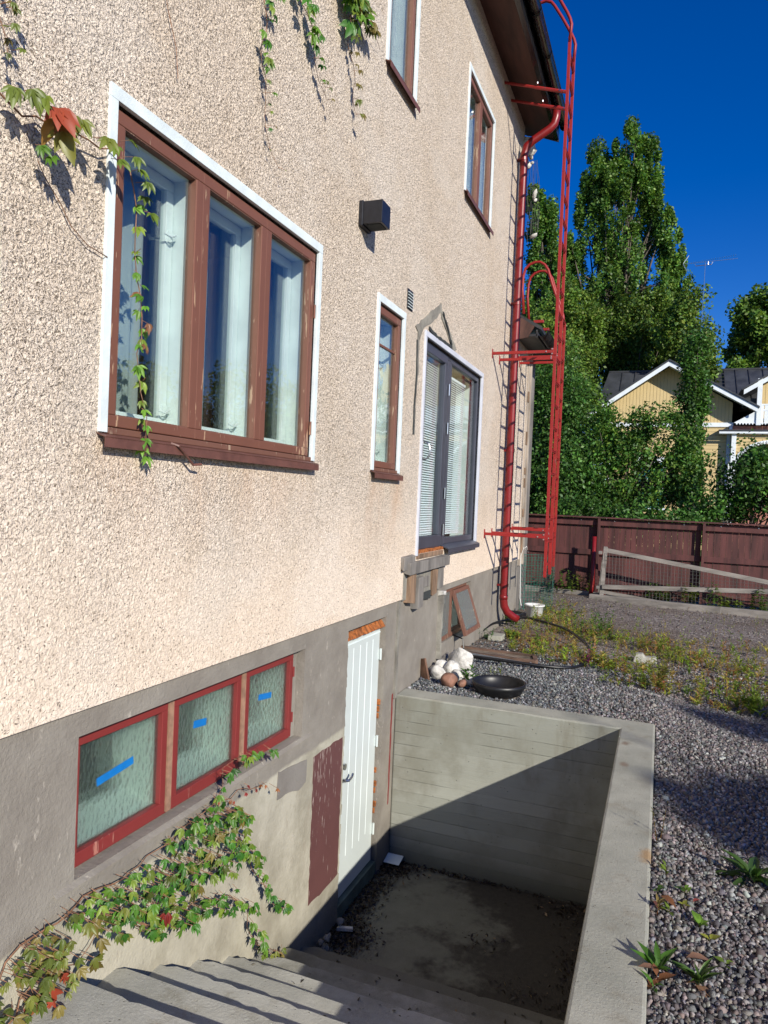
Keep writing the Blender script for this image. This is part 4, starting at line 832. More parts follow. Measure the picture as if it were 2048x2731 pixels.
# green welded mesh
gm = thing('wire_mesh', 'green wire mesh panel standing at the house corner', 'mesh panel', (.2, 11.4, 0))
m = MB(); r = random.Random(4)
def gp(u, h): return (-.02+u*.50, 11.25+.22*math.sin(u*3.4)+.05*math.sin(h*4+u*5), -.03+h)
for i in range(12):
    u = i/11; m.tube([gp(u, h) for h in np.linspace(0, .90-.03*r.random()-.1*(u > .8), 7)], .0035, 4)
for j in range(11): m.tube([gp(u, .02+j*.086) for u in np.linspace(0, 1, 9)], .0035, 4)
for i in range(11):
    u = (i+.5)/11; m.tube([(gp(u, h)[0]+.02, gp(u, h)[1]+.12, gp(u, h)[2]) for h in np.linspace(0, .85, 7)], .003, 4)
for j in range(10): m.tube([(gp(u, .05+j*.086)[0]+.02, gp(u, .05+j*.086)[1]+.12, gp(u, .05+j*.086)[2]) for u in np.linspace(0, 1, 9)], .003, 4)
part('grid', m, M['wire'], gm)

# ------------------------------------------------------------ fence
fe = thing('board_fence', 'maroon board fence with a cap rail across the yard', 'fence', (2, 14.1, 0))
posts = [-.92+1.81*i for i in range(-1, 6)]
for k, (a, b) in enumerate(zip(posts, posts[1:])):
    m = MB(); x = a; r = random.Random(60+k)
    while x < b-.02:
        w_ = min(.100, b-x); dy = r.uniform(-.004, .004); m.box(x+.002, x+w_-.002, 14.115+dy, 14.137+dy, -.02+r.random()*.03, 1.43); x += w_
    part('boards', m, M['fence'], fe)
    part('rail', MB().box(a+.035, b, 14.07, 14.112, .74, .84), M['fence'], fe, bevel=.003)
    part('rail', MB().box(a+.035, b, 14.07, 14.112, .10, .20), M['fence'], fe, bevel=.003)
    part('rail', MB().box(a+.035, b, 14.055, 14.112, 1.30, 1.415), M['fence'], fe, bevel=.003)
    for q in range(3):
        part('screw_head', MB().tube([(a+.3+.6*q, 14.045, 1.39), (a+.3+.6*q, 14.054, 1.39)], .009, 6), M['steel'], fe)
part('cap_rail', MB().box(posts[0], posts[-1], 13.98, 14.16, 1.436, 1.462), M['fence'], fe, bevel=.003)
for a in posts: part('post', MB().box(a, a+.045, 13.97, 14.112, -.05, 1.434), M['fence'], fe, bevel=.003)
for i, (a, b) in enumerate((((-.8, 14.05), (1.05, 13.75)), ((.85, 13.45), (3.0, 13.15)), ((2.9, 13.18), (5.6, 13.0)))):
    o = part('timber_kerb', MB().bar((*a, .0), (*b, .0), .11, .13, (0, 1, 0)), M['woodh'], bevel=.008)
    tag(o, ['grey timber kerb at the fence foot behind the green mesh', 'grey timber kerb in front of the leaning frame', 'grey timber kerb running out of view on the right'][i], 'kerb timber', 'timbers edging the yard'); recenter(o, ((a[0]+b[0])/2, (a[1]+b[1])/2, 0))
o = part('red_pipe', MB().tube([(.865, 13.74, 1.10), (.865, 13.74, .22), (.86, 13.74, .17), (.845, 13.70, .0)], .037, 16), M['pipe'], smooth=True); tag(o, 'short red pipe standing upright against the fence', 'pipe'); recenter(o, (.865, 13.74, 0))
fr = thing('leaning_frame', 'grey wooden frame covered with wire mesh in front of the fence', 'wooden frame', (1.05, 13.4, 0))
part('upright', MB().bar((1.055, 13.45, .02), (1.085, 13.55, .935), .07, .04, (1, 0, 0)), M['woodh'], fr, bevel=.004)
part('upright', MB().bar((.985, 13.75, .05), (1.05, 13.62, .80), .04, .04, (1, 0, 0)), M['wood'], fr, bevel=.004)
part('top_rail', MB().bar((1.06, 13.56, .875), (4.4, 13.50, .41), .035, .075, (0, 1, 0)), M['woodh'], fr, bevel=.004)
part('middle_rail', MB().bar((1.06, 13.42, .215), (4.5, 13.42, .40), .035, .078, (0, 1, 0)), M['woodh'], fr, bevel=.004)
part('bottom_rail', MB().bar((1.02, 13.46, .125), (2.55, 13.46, -.035), .035, .06, (0, 1, 0)), M['woodh'], fr, bevel=.004)
part('rail_end', MB().box(.97, 1.03, 13.46, 13.56, .80, .85).box(.96, 1.02, 13.42, 13.52, .17, .22), M['woodh'], fr, bevel=.003)
m = MB()
for i in range(56):
    x = 1.1+i*.058; zt = .84-.139*(x-1.1); zb = max(.0, .09-.104*(x-1.06)); m.tube([(x, 13.49, zt), (x+.01, 13.47, zb)], .0028, 3, False)
for j in range(13):
    z = .82-.065*j; xe = min(4.3, 1.1+(.84-z)/.139+.1) if z > .38 else 4.3; m.tube([(1.09, 13.50, z), (xe, 13.47, z-.03)], .0028, 3, False)
part('wire_grid', m, M['wiregrey'], fr)

# ------------------------------------------------------------ creeper vines
def norm(a): return a/np.maximum(np.linalg.norm(a, axis=-1, keepdims=True), 1e-9)
def leaflets(B, D, N, L, C, wid=.20, fold=.32, droop=.22):
    """B base, D direction, N normal, L length: pointed folded leaflets with 7 vertices"""
    D = norm(D); N = norm(N-D*(N*D).sum(1)[:, None]); S = np.cross(N, D); L = L[:, None]
    v = np.stack([B, B+D*L*.32+S*L*wid*.85+N*L*fold*.3, B+D*L*.36, B+D*L*.32-S*L*wid*.85+N*L*fold*.3,
                  B+D*L*.62+S*L*wid*.8+N*L*(fold*.28-droop*.35), B+D*L*.66-N*L*droop*.4, B+D*L*.62-S*L*wid*.8+N*L*(fold*.28-droop*.35), B+D*L-N*L*droop], 1)
    f = np.array([(0, 2, 1, 1), (0, 3, 2, 2), (1, 2, 5, 4), (2, 3, 6, 5), (4, 5, 7, 7), (5, 6, 7, 7)])
    n = len(B); tri = np.array([(0, 2, 1), (0, 3, 2), (1, 2, 5), (1, 5, 4), (2, 3, 6), (2, 6, 5), (4, 5, 7), (5, 6, 7)])
    return v.reshape(-1, 3), (tri[None]+8*np.arange(n)[:, None, None]).reshape(-1, 3), np.repeat(C[:, None], 8, 1).reshape(-1, 3)
def palmate(P, L, C, out=(.75, -.55, .35), down=(0.1, 0, -1), spread=.62, wid=.185):
    """virginia creeper leaves: five leaflets round each point"""
    n = len(P); o = np.array(out)+RNG.normal(0, .28, (n, 3)); o = norm(o); d = np.array(down)+RNG.normal(0, .28, (n, 3)); d = norm(d-o*(d*o).sum(1)[:, None]); s = np.cross(o, d)
    Bs = []; Ds = []; Ns = []; Ls = []; Cs = []
    for a, k in ((-1.45, .62), (-.75, .88), (0, 1), (.75, .88), (1.45, .62)):
        a = a*spread+RNG.normal(0, .12, n); dd = d*np.cos(a)[:, None]+s*np.sin(a)[:, None]
        Bs.append(P); Ds.append(dd+o*.12); Ns.append(o+RNG.normal(0, .15, (n, 3))); Ls.append(L*k*RNG.uniform(.85, 1.1, n)); Cs.append(C*RNG.uniform(.82, 1.18, (n, 1)))
    return leaflets(np.concatenate(Bs), np.concatenate(Ds), np.concatenate(Ns), np.concatenate(Ls), np.concatenate(Cs), wid)
GREEN = np.array([(.038, .13, .017), (.06, .18, .022), (.09, .215, .025), (.125, .25, .03), (.19, .27, .038)]); OLIVE = np.array([(.12, .16, .026), (.17, .19, .034), (.10, .13, .025), (.20, .16, .04)]); RED = np.array([(.34, .06, .03), (.30, .11, .035), (.24, .03, .025)])
def interp(pts, step):
    out = []
    for a, b in zip(pts, pts[1:]):
        k = max(1, int(math.dist(a, b)/step)); out += [(a[0]+(b[0]-a[0])*i/k, a[1]+(b[1]-a[1])*i/k) for i in range(k)]
    out.append(pts[-1]); return out
def vine(name, label, paths, x0=.035, leafs=(), group='creeper vines on the house wall'):
    """paths: (points(y,z), stem radius); leafs: arrays (P, L, C)"""
    t = thing(name, label, 'vine', (x0, paths[0][0][0][0], paths[0][0][0][1]), group); m = MB(); r = random.Random(len(label))
    for pts, rad in paths:
        q = interp(pts, .05); m.tube([(x0+.012*math.sin(i*1.1)+r.uniform(-.006, .006), p[0]+r.uniform(-.005, .005), p[1]+r.uniform(-.005, .005)) for i, p in enumerate(q)], [max(.0012, rad*(1-.7*i/len(q))) for i in range(len(q))], 5)
    Vs = []; Fs = []; Cs = []; off = 0
    for P, L, C in leafs:
        wd_ = .24 if L.max() > .1 else .185
        # petioles
        for p in P[:400]: m.tube([(x0, p[1]+r.uniform(-.012, .012), p[2]+r.uniform(.0, .02)), tuple(p)], .0013, 3, False)
        v, f, c = palmate(P, L, C, wid=wd_); Vs.append(v); Fs.append(f+off); Cs.append(c); off += len(v)
    part('stem', m, M['stem'], t)
    npart('foliage', np.concatenate(Vs), np.concatenate(Fs), M['leaf'], t, np.concatenate(Cs), smooth=True)
    return t
def along(pts, step, L, pal_, jit=.03, x=(.04, .10), gap=0.0):
    q = interp(pts, step); q = [p for p in q if RNG.random() > gap]; n = len(q); q = np.array(q)
    P = np.c_[RNG.uniform(*x, n), q+RNG.normal(0, jit, (n, 2))]; return P, L*RNG.uniform(.6, 1.2, n), pal_[RNG.integers(0, len(pal_), n)]*RNG.uniform(.75, 1.25, (n, 1))
def inpoly(poly, n):
    poly = np.array(poly); lo, hi = poly.min(0), poly.max(0); out = []
    while len(out) < n:
        p = RNG.uniform(lo, hi); c = False; j = len(poly)-1
        for i in range(len(poly)):
            if (poly[i][1] > p[1]) != (poly[j][1] > p[1]) and p[0] < (poly[j][0]-poly[i][0])*(p[1]-poly[i][1])/(poly[j][1]-poly[i][1])+poly[i][0]: c = not c
            j = i
        if c: out.append(p)
    return np.array(out)
def fill(poly, n, L, pal_, x=(.05, .15)):
    q = inpoly(poly, n); P = np.c_[RNG.uniform(*x, n), q]; return P, L*RNG.uniform(.65, 1.2, n), pal_[RNG.integers(0, len(pal_), n)]*RNG.uniform(.75, 1.25, (n, 1))
V1 = [(1.55,2.86),(1.61,2.84),(1.67,2.83),(1.72,2.82),(1.78,2.86),(1.84,2.85),(1.94,2.87),(1.99,2.88),(2.06,2.88),(2.12,2.91),(2.16,2.90),(2.20,2.86),(2.25,2.73),(2.26,2.64),(2.27,2.57),(2.27,2.48),(2.29,2.41),(2.29,2.33),(2.30,2.25),(2.30,2.18),(2.31,2.11),(2.32,2.03),(2.34,1.94),(2.34,1.86),(2.35,1.78)]
def pts3(l, x=.07): return np.array([(x+.02*(i % 3), a, b) for i, (a, b) in enumerate(l)])
big = pts3([(1.655, 2.875), (1.70, 2.89), (1.735, 2.885)]); redl = pts3([(1.80, 2.855), (1.775, 2.865)], .10); mid = pts3([(1.885, 2.905), (1.91, 2.90), (2.015, 2.885), (2.04, 2.90)])
tie = pts3([(2.10, 2.90), (2.14, 2.94), (2.16, 2.885), (2.115, 2.86), (2.20, 2.86), (2.23, 2.82), (2.255, 2.78), (2.27, 2.72)])
c_ = lambda P, k: np.array([k]*len(P))*RNG.uniform(.8, 1.2, (len(P), 1))
vine('creeper_vine', 'creeper with one red leaf trailing across the big window', [(V1, .004)], leafs=(
    (big, np.full(3, .085), c_(big, (.15, .20, .03))), (redl, np.array([.125, .115]), np.array([(.27, .15, .035), (.34, .065, .03)])), (pts3([(1.81, 2.81)], .11), np.array([.105]), np.array([(.22, .22, .035)])), (pts3([(1.76, 2.745), (1.79, 2.72)]), np.full(2, .055), c_(redl, (.09, .2, .02))),
    (mid, np.array([.09, .085, .075, .05]), c_(mid, (.17, .20, .03))), (tie, np.full(8, .058), c_(tie, (.13, .20, .025))),
    along(V1[12:], .032, .056, GREEN[2:]*1.3, .016, (.015, .05), .05), (pts3([(2.29, 2.42), (2.31, 2.22), (2.30, 2.30)], .03), np.full(3, .045), c_(redl.repeat(2, 0)[:3], (.30, .14, .07)))))
T2 = [(3.13,4.15),(3.12,3.85),(3.15,3.67),(3.18,3.50),(3.22,3.41),(3.30,3.35)]; T3 = [(3.40,4.5),(3.47,4.36),(3.58,4.33),(3.64,4.26),(3.65,4.15),(3.74,4.06),(3.82,3.99)]
T4 = [(3.95,4.95),(4.0,4.76),(4.09,4.70),(4.26,4.76),(4.42,4.76),(4.63,4.77)]; T4b = [(4.05,4.75),(4.09,4.66),(4.10,4.50),(4.19,4.35),(4.25, 4.1)]
vine('creeper_vine', 'thin creeper strand hanging at the upper left picture edge', [([(1.62, 3.4), (1.62,3.16),(1.63,3.09),(1.64,3.04),(1.65,2.94)], .003)], leafs=(along([(1.62, 3.3), (1.63,3.09),(1.65,2.96)], .022, .04, OLIVE, .014),))
T2w = [(3.13, 4.7), (3.13, 4.45)]+T2; T3w = [(3.36, 4.8)]+T3
vine('creeper_vine', 'long straight creeper strand above the big window', [(T2w, .004)], leafs=(along(T2w[:4], .032, .065, GREEN, .022), along(T2w[3:6], .045, .038, GREEN, .01), along(T2w[5:], .05, .018, OLIVE, .008)))
vine('creeper_vine', 'leafy creeper strand hanging right of the long straight one', [(T3w, .004)], leafs=(along(T3w[:5], .022, .075, GREEN[1:], .035), along(T3w[4:7], .03, .06, GREEN, .02), along(T3w[6:], .04, .025, OLIVE, .01)))
vine('creeper_vine', 'bushy creeper end hanging left of the upper windows', [(T4, .004), (T4b, .003)], leafs=(along(T4[:4], .012, .10, GREEN[1:], .05), along(T4[2:5], .02, .08, OLIVE, .045), along(T4b, .035, .05, OLIVE, .02)))
# bare dry tendrils on the plaster
for lb, pts in (('dry tendril running from the red leaf to the window surround', [(1.80,2.72),(1.83,2.68),(1.90,2.62),(1.95,2.56),(2.03,2.52),(2.13,2.51)]), ('fine dry tendril high on the plaster above the big window', [(2.38,3.75),(2.42,3.62),(2.48,3.5),(2.50,3.38)])):
    o = part('dry_tendril', MB().tube([(.014, a, b) for a, b in interp(pts, .04)], .0022, 4), M['stem']); tag(o, lb, 'tendril'); recenter(o, (0, *pts[0]))
B1 = [(1.62,-.12),(1.73,-0.01),(1.77,0.03),(1.83,0.06),(1.92,0.07),(2.02,0.07),(2.12,0.08),(2.25,0.07),(2.42,0.06),(2.54,0.08),(2.65,0.10),(2.82,0.10),(2.95,0.13),(3.01,0.19),(3.02,0.27),(3.11,0.27),(3.23,0.28),(3.44,0.22)]
B2 = [(2.08,0.04),(2.19,-0.01),(2.31,-0.11),(2.46,-0.17),(2.57,-0.22),(2.72,-0.27),(2.87,-0.32),(3.01,-0.38),(3.14,-0.43),(3.29,-0.58),(3.32,-0.70),(3.41,-0.85),(3.49,-0.93),(3.68,-1.03)]
B3 = [(2.95,0.13),(3.11,0.09),(3.18,0.10),(3.48,0.03)]; B3b = [(3.05,.05),(3.19,-0.03),(3.16,-0.12),(3.22,-0.20),(3.33,-0.29),(3.32,-0.35),(3.43,-0.50),(3.55,-0.65),(3.76,-0.80)]
B5 = [(1.68,-.17),(1.80,-0.165),(1.83,-0.13),(1.90,-0.11),(1.98,-0.10),(2.07,-0.14),(2.13,-0.11),(2.17,-0.08)]
p1 = [(2.11,0.08),(2.25,0.07),(2.42,0.05),(2.54,0.07),(2.63,0.10),(2.82,0.09),(2.98,0.10),(3.07,0.08),(3.17,-0.01),(2.99,-.02),(3.25,-0.22),(2.97,-0.22),(2.77,-0.20),(2.43,-0.12),(2.20,-0.11),(2.12,-0.02)]
p2 = [(1.73,0.02),(1.78,0.04),(1.83,0.06),(1.93,0.06),(1.99,0.02),(1.95,-0.05),(1.90,-0.06),(1.78,-0.03)]
p3 = [(1.80,-0.01),(1.99,-0.09),(1.99,-0.15),(1.90,-0.16),(1.86,-0.17),(1.77,-0.15),(1.81,-0.10)]
p4 = [(2.33,-0.12),(2.71,-0.24),(3.01,-0.37),(3.02,-0.41),(2.72,-0.33),(2.38,-0.20)]
vine('creeper_vine', 'big leafy creeper climbing the plinth beside the basement steps', [(B1, .0038), (B2, .0035), (B3, .003), (B3b, .004), (B5, .004)], .03, leafs=(
    along(B1[:6], .018, .046, OLIVE, .022), along(B1[5:9], .020, .045, GREEN[2:], .022), along(B1[9:13], .017, .050, GREEN, .028), along(B1[12:], .03, .048, GREEN, .016),
    along(B2[:3], .03, .055, OLIVE, .03), along(B2[3:9], .024, .050, GREEN, .022), along(B2[8:12], .026, .048, GREEN, .020), along(B2[11:], .035, .045, OLIVE, .018),
    along(B3, .06, .022, RED, .012), along(B3b[:5], .024, .055, GREEN[1:], .020), along(B3b[4:], .034, .045, GREEN, .018), along(B5, .022, .055, OLIVE, .03),
    fill(p1, 170, .045, GREEN), fill(p1, 45, .045, OLIVE), fill(p2, 34, .044, OLIVE), fill(p3, 13, .046, OLIVE), fill(p3, 5, .048, RED), fill(p4, 32, .048, GREEN), (pts3([(1.92, -.13), (1.84, -.12), (2.51, -.16)]), np.array([.08, .06, .06]), RED[:3])))

# ------------------------------------------------------------ yard weeds
def herb(P0, H, lean, nl, ll, C, V, F, Cc, stemc, wid=.16, updir=.5):
    """one weed: a thin stem with narrow leaves"""
    k = nl; tt = RNG.uniform(.12, 1, k); top = P0+np.array([lean[0], lean[1], H]); B = P0+(top-P0)*tt[:, None]; a = RNG.uniform(0, 6.28, k)
    D = np.c_[np.cos(a), np.sin(a), np.full(k, updir)+RNG.normal(0, .25, k)]; N = np.c_[-np.cos(a)*.4, -np.sin(a)*.4, np.ones(k)]
    v, f, c = leaflets(B, D, N, ll*RNG.uniform(.6, 1.2, k)*(1.15-.5*tt), C*RNG.uniform(.7, 1.3, (k, 1)), wid)
    off = sum(map(len, V)); V.append(v); F.append(f+off); Cc.append(c)
    w = .002; q = np.array([P0+(-w, 0, 0), P0+(w, 0, 0), top, P0+(0, -w, 0), P0+(0, w, 0), top]); off = sum(map(len, V)); V.append(q); F.append(np.array([(0, 1, 2), (3, 4, 5)])+off); Cc.append(np.tile(stemc, (6, 1)))
WP = np.array([(.24, .31, .04), (.32, .36, .05), (.42, .38, .08), (.16, .27, .04), (.42, .30, .09), (.34, .18, .08), (.26, .38, .045)])
wreg = [(.15,9.2),(.3,10.4),(.25,12.6),(.60,13.0),(.9,11.4),(1.5,10.5),(2.3,9.9),(3.6,9.7),(3.6,6.5),(2.9,6.55),(2.5,6.7),(2.0,6.9),(1.45,7.0),(1.38,7.6),(.9,7.5),(.4,8.1),(.35,8.6)]
V = []; F = []; Cc = []
hot = np.array([(1.1, 7.6), (1.2, 8.0), (.9, 8.2), (2.0, 7.2), (2.5, 7.1), (2.9, 6.9), (1.6, 7.8), (1.0, 9.6), (1.3, 9.5), (2.3, 8.6), (2.8, 8.4), (.6, 8.6), (.45, 11.2), (.5, 10.4), (3.0, 7.6), (2.0, 9.0), (.6, 7.9)])
cand = inpoly(wreg, 2700); dd = np.min(np.linalg.norm(cand[:, None]-hot[None], axis=2), axis=1); cand = cand[RNG.random(len(cand)) < np.clip(np.exp(-(dd/.33)**2)+.14, 0, 1)]
for x, y in cand:
    kind = RNG.random(); C = WP[RNG.integers(0, 7)]; H = RNG.uniform(.03, .14) if kind < .75 else RNG.uniform(.12, .28)
    herb(np.array([x, y, hgt(x, y)]), H, RNG.normal(0, .03, 2), int(RNG.integers(6, 13)), RNG.uniform(.035, .08), C, V, F, Cc, C*np.array([1.3, .9, .8]), RNG.uniform(.08, .19), RNG.uniform(.4, 1.3))
# scattered dry stalks out on the yard
for _ in range(240):
    x, y = RNG.uniform(.2, 4.8), RNG.uniform(9.5, 13.3); C = WP[RNG.integers(0, 6)]
    herb(np.array([x, y, hgt(x, y)]), RNG.uniform(.02, .09), RNG.normal(0, .02, 2), 6, .03, C, V, F, Cc, C, .1, 1)
g = npart('weeds', np.concatenate(V), np.concatenate(F), M['leaf'], cols=np.concatenate(Cc)); g['kind'] = 'stuff'; g['label'] = 'low yellow-green weeds spread over the gravel yard'; g['category'] = 'weeds'
def plant(name, label, cat, items, group=None):
    """a single plant of several herb stems; items: (x,y,h,nleaf,leaf,colour,wid,up)"""
    V = []; F = []; Cc = []
    for (x, y, h, nl, ll, C, wd, u) in items:
        herb(np.array([x, y, hgt(x, y)]), h, RNG.normal(0, h*.15, 2), nl, ll, np.array(C), V, F, Cc, np.array(C)*(1.5, .8, .8), wd, u)
    o = npart(name, np.concatenate(V), np.concatenate(F), M['leaf'], cols=np.concatenate(Cc)); tag(o, label, cat, group); recenter(o, (items[0][0], items[0][1], -.03)); return o
def cl(cx_, cy_, n, rad, h, nl, ll, C, wd=.2, u=.6):
    return [(cx_+RNG.normal(0, rad), cy_+RNG.normal(0, rad), h*RNG.uniform(.7, 1.2), nl, ll, np.array(C)*RNG.uniform(.8, 1.2), wd, u) for _ in range(n)]
G1 = (.08, .19, .025); G2 = (.15, .22, .03); Y1 = (.26, .27, .04)
plant('rosette_weed', 'green rosette weed leaning over the edge of the right stairwell wall', 'weed', [(2.055, 2.74, .05, 9, .11, G1, .16, 1.1), (2.065, 2.70, .05, 4, .07, (.28, .12, .06), .25, .3), (2.05, 2.66, .03, 3, .09, G1, .13, .6)])
plant('rosette_weed', 'darker rosette weed on the gravel right of the wall-edge weed', 'weed', [(2.20, 2.74, .04, 12, .11, (.07, .13, .025), .10, 1.2), (2.19, 2.73, .02, 4, .09, (.28, .16, .10), .22, .1)])
plant('rosette_weed', 'flat wide rosette weed in the shaded gravel at the right edge', 'weed', [(2.46, 3.62, .03, 14, .20, (.05, .10, .02), .12, .35), (2.47, 3.60, .03, 4, .15, (.06, .13, .022), .14, 1.3)])
for lb, it in (('bright green seedling in the gravel beyond the rosette weeds', (2.22, 3.12, .03, 6, .055, (.16, .30, .035), .3, .8)), ('yellowish seedling nearest the darker rosette weed', (2.25, 3.03, .02, 4, .05, Y1, .3, .8)), ('farthest green seedling in the gravel by the rust stain', (2.17, 3.36, .03, 6, .045, (.13, .24, .03), .3, .8)), ('small yellow seedling between two greener ones', (2.16, 3.24, .02, 5, .04, Y1, .3, .7))): plant('seedling', lb, 'weed', [it])
for lb, it in (('yellow green sprout nearest the rust stain on the wall', (2.10, 3.50, .05, 7, .05, G2, .2, 1)), ('tiny round-leaved sprout tight against the wall edge', (2.06, 3.32, .03, 5, .04, G1, .3, .7)), ('brownish sprout leaning on the wall edge below the curled leaf', (2.06, 3.15, .05, 7, .06, (.2, .15, .05), .14, 1.1)), ('green sprout just right of the brownish leaning one', (2.11, 3.18, .03, 4, .05, G2, .2, .9))): plant('seedling', lb, 'weed', [it])
plant('grass_stalk', 'thin upright stalk growing against the right stairwell wall', 'weed', [(2.055, 3.86, .16, 14, .022, (.17, .17, .05), .12, 1.6), (2.07, 3.88, .20, 14, .02, (.17, .17, .05), .12, 1.6)])
plant('small_weed', 'small lone leaf sprout at the lower right gravel', 'weed', [(2.30, 2.90, .01, 4, .05, G2, .35, .4)])
P = np.array([(2.07, 3.27, 0), (2.03+.02, 3.22, .0), (2.16, 2.86, 0), (2.06, 2.72, .01), (2.20, 3.28, .0)]); v, f, c = leaflets(P, np.array([(.6, -.6, .15), (.3, -1, .1), (1, .2, .2), (-.7, -.3, .3), (.5, .5, .2)]), np.tile([0, 0, 1.], (5, 1)), np.array([.09, .06, .09, .07, .04]), np.array([(.27, .12, .05), (.22, .09, .06), (.30, .17, .11), (.25, .14, .09), (.32, .08, .06)]), .25)
o = npart('dead_leaf', v, f, M['leaf'], cols=c); tag(o, 'curled brown dead leaves on the gravel near the wall edge', 'dead leaves'); recenter(o, (2.1, 3.1, -.02))
plant('tall_weed', 'tall reddish-stemmed weed standing before the notched block', 'weed', cl(2.06, 7.0, 4, .03, .42, 26, .075, (.19, .20, .05), .16, .9)+cl(2.05, 7.0, 3, .02, .20, 14, .05, (.32, .12, .07), .14, .6))
plant('leafy_weed', 'bright leafy weed at the right edge of the weed patch', 'weed', cl(2.80, 6.72, 9, .06, .20, 18, .09, G2, .14, 1.2))
plant('leafy_weed', 'small weed in the gravel in front of the aluminium strip', 'weed', cl(.64, 6.50, 3, .02, .16, 12, .06, (.17, .2, .05), .15, 1.1))
plant('leafy_weed', 'leafy weed growing out of the rubble heap', 'weed', cl(.42, 6.28, 3, .03, .17, 8, .10, G1, .18, 1.2))
plant('leafy_weed', 'fine green weed by the small pale slab', 'weed', cl(.02, 8.55, 8, .07, .18, 22, .04, (.09, .2, .06), .16, .8))
plant('leafy_weed', 'broad-leaved weed inside the hose loop near the cover', 'weed', cl(.32, 8.95, 6, .08, .08, 9, .10, (.15, .27, .03), .3, .5))
plant('leafy_weed', 'tall clump of fine green weed beyond the hose loop', 'weed', cl(1.25, 9.75, 14, .14, .28, 22, .07, (.11, .21, .04), .13, 1.0))
plant('leafy_weed', 'weed sprouting at the downpipe outlet', 'weed', cl(.15, 9.9, 6, .05, .16, 12, .07, (.12, .24, .03), .25, .8))
plant('purple_weed', 'small purple-flowered weed at the right side of the hose', 'weed', cl(1.36, 7.75, 4, .03, .2, 10, .04, (.24, .05, .14), .2, .9))
plant('leafy_weed', 'yellow-leaved weed left of the notched block', 'weed', cl(1.56, 7.7, 5, .05, .16, 9, .08, (.40, .34, .08), .25, .6))
for i, (x, y, h, n, lb) in enumerate(((.25, 13.75, .45, 7, 'leafy shrub at the fence foot behind the green mesh'), (.62, 13.85, .50, 7, 'leafy shrub left of the short red pipe'), (2.0, 13.75, .32, 14, 'wide leafy weed behind the leaning frame near its middle'), (2.55, 13.72, .35, 8, 'leafy weed at the foot of the fence post behind the frame'), (2.85, 13.35, .42, 4, 'upright yellowish weed before the timber kerb'), (3.15, 13.5, .25, 7, 'low leafy weed left of the right-hand bush'), (3.62, 13.5, .40, 12, 'rounded leafy bush at the right end of the kerb'))):
    plant('fence_weed', lb, 'weed', cl(x, y, n, .10, h, 22, .085, ((.09, .17, .03), (.16, .22, .035))[i % 2], .3, .5), 'weeds along the fence')

# ------------------------------------------------------------ trees
def tree(name, label, base, trunk_h, blobs_, n, ls, cols, group=None, trunk_r=.18, bark='bark', nclus=90, tight=.16, hi=None, limbs=26, upright=.3, cat='tree', spread=1.0):
    t = thing(name, label, cat, base, group); base = np.array(base, float)
    cl_ = []; wsum = sum(b[6] for b in blobs_)
    for b in blobs_:
        k = max(3, int(nclus*b[6]/wsum)); u = norm(RNG.normal(size=(k, 3))); r = RNG.uniform(.28, 1.0, (k, 1))**.55
        cl_.append(np.c_[np.array(b[:3])+u*r*np.array(b[3:6]), (max(b[3:6])**.5*tight*1.5+.08)*spread*RNG.uniform(.6, 1.3, (k, 1)), RNG.uniform(.62, 1.32, k)])
    cl_ = np.concatenate(cl_); m_ = n//len(cl_); rep = np.repeat(cl_, m_, 0); N = len(rep)
    P = rep[:, :3]+norm(RNG.normal(0, 1, (N, 3)))*rep[:, 3:4]*np.array([1-.35*(upright > .8), 1-.35*(upright > .8), 1+.4*(upright > .8)])*RNG.uniform(0, 1, (N, 1))**.5*1.7
    ctr = cl_[:, :3].mean(0)
    nr = norm(norm(P-ctr)*.5+RNG.normal(0, 1, (N, 3))*.8+np.array([0, 0, .35])); tt = norm(np.cross(nr, RNG.normal(size=(N, 3)))); bb = np.cross(nr, tt)
    S = ls*RNG.uniform(.6, 1.35, (N, 1)); V_ = np.stack([P-tt*S*.6, P-bb*S*.36, P+tt*S*.6, P+bb*S*.36], 1).reshape(-1, 3)
    C = np.array(cols)[RNG.integers(0, len(cols), N)]*rep[:, 4:5]*RNG.uniform(.75, 1.3, (N, 1))
    tm = MB(); top = cl_[:, 2].max(); r = random.Random(N)
    pts = []; xx, yy = base[0], base[1]; H = trunk_h
    for i in range(9):
        f = i/8; z = base[2]+(H)*f; pts.append((xx+(ctr[0]-base[0])*f*.8+r.uniform(-.04, .04)*H*.1, yy+(ctr[1]-base[1])*f*.8+r.uniform(-.04, .04)*H*.1, z))
    tm.tube(pts, [trunk_r*(1.25 if i == 0 else 1)*(1-.8*i/8) for i in range(9)], 9)
    for q in cl_[RNG.choice(len(cl_), min(limbs, len(cl_)), replace=False)]:
        j = r.randint(2, 7); s = Vector(pts[j])
        if q[2] < s.z: s = Vector(pts[2])
        e = Vector(q[:3]); mid_ = s.lerp(e, .5)+Vector((0, 0, -(1-upright)*.1*(e-s).length)); rr = trunk_r*(.42-.03*j)
        tm.tube([s, s.lerp(mid_, .5)+Vector((0, 0, .02)), mid_, e], [rr, rr*.8, rr*.55, rr*.15], 5)
    part('trunk', tm, M[bark], t, smooth=True)
    npart('crown', V_, np.arange(N*4).reshape(-1, 4), M['treeleaf'], t, np.repeat(C, 4, 0))
    return t
DG = [(.055, .12, .02), (.085, .17, .025), (.045, .10, .02)]; MG = [(.115, .22, .032), (.17, .275, .04), (.08, .165, .027)]; YG = [(.125, .21, .032), (.17, .25, .038), (.09, .165, .025), (.20, .245, .04)]; BG = [(.06, .17, .03), (.10, .24, .04), (.045, .12, .022)]
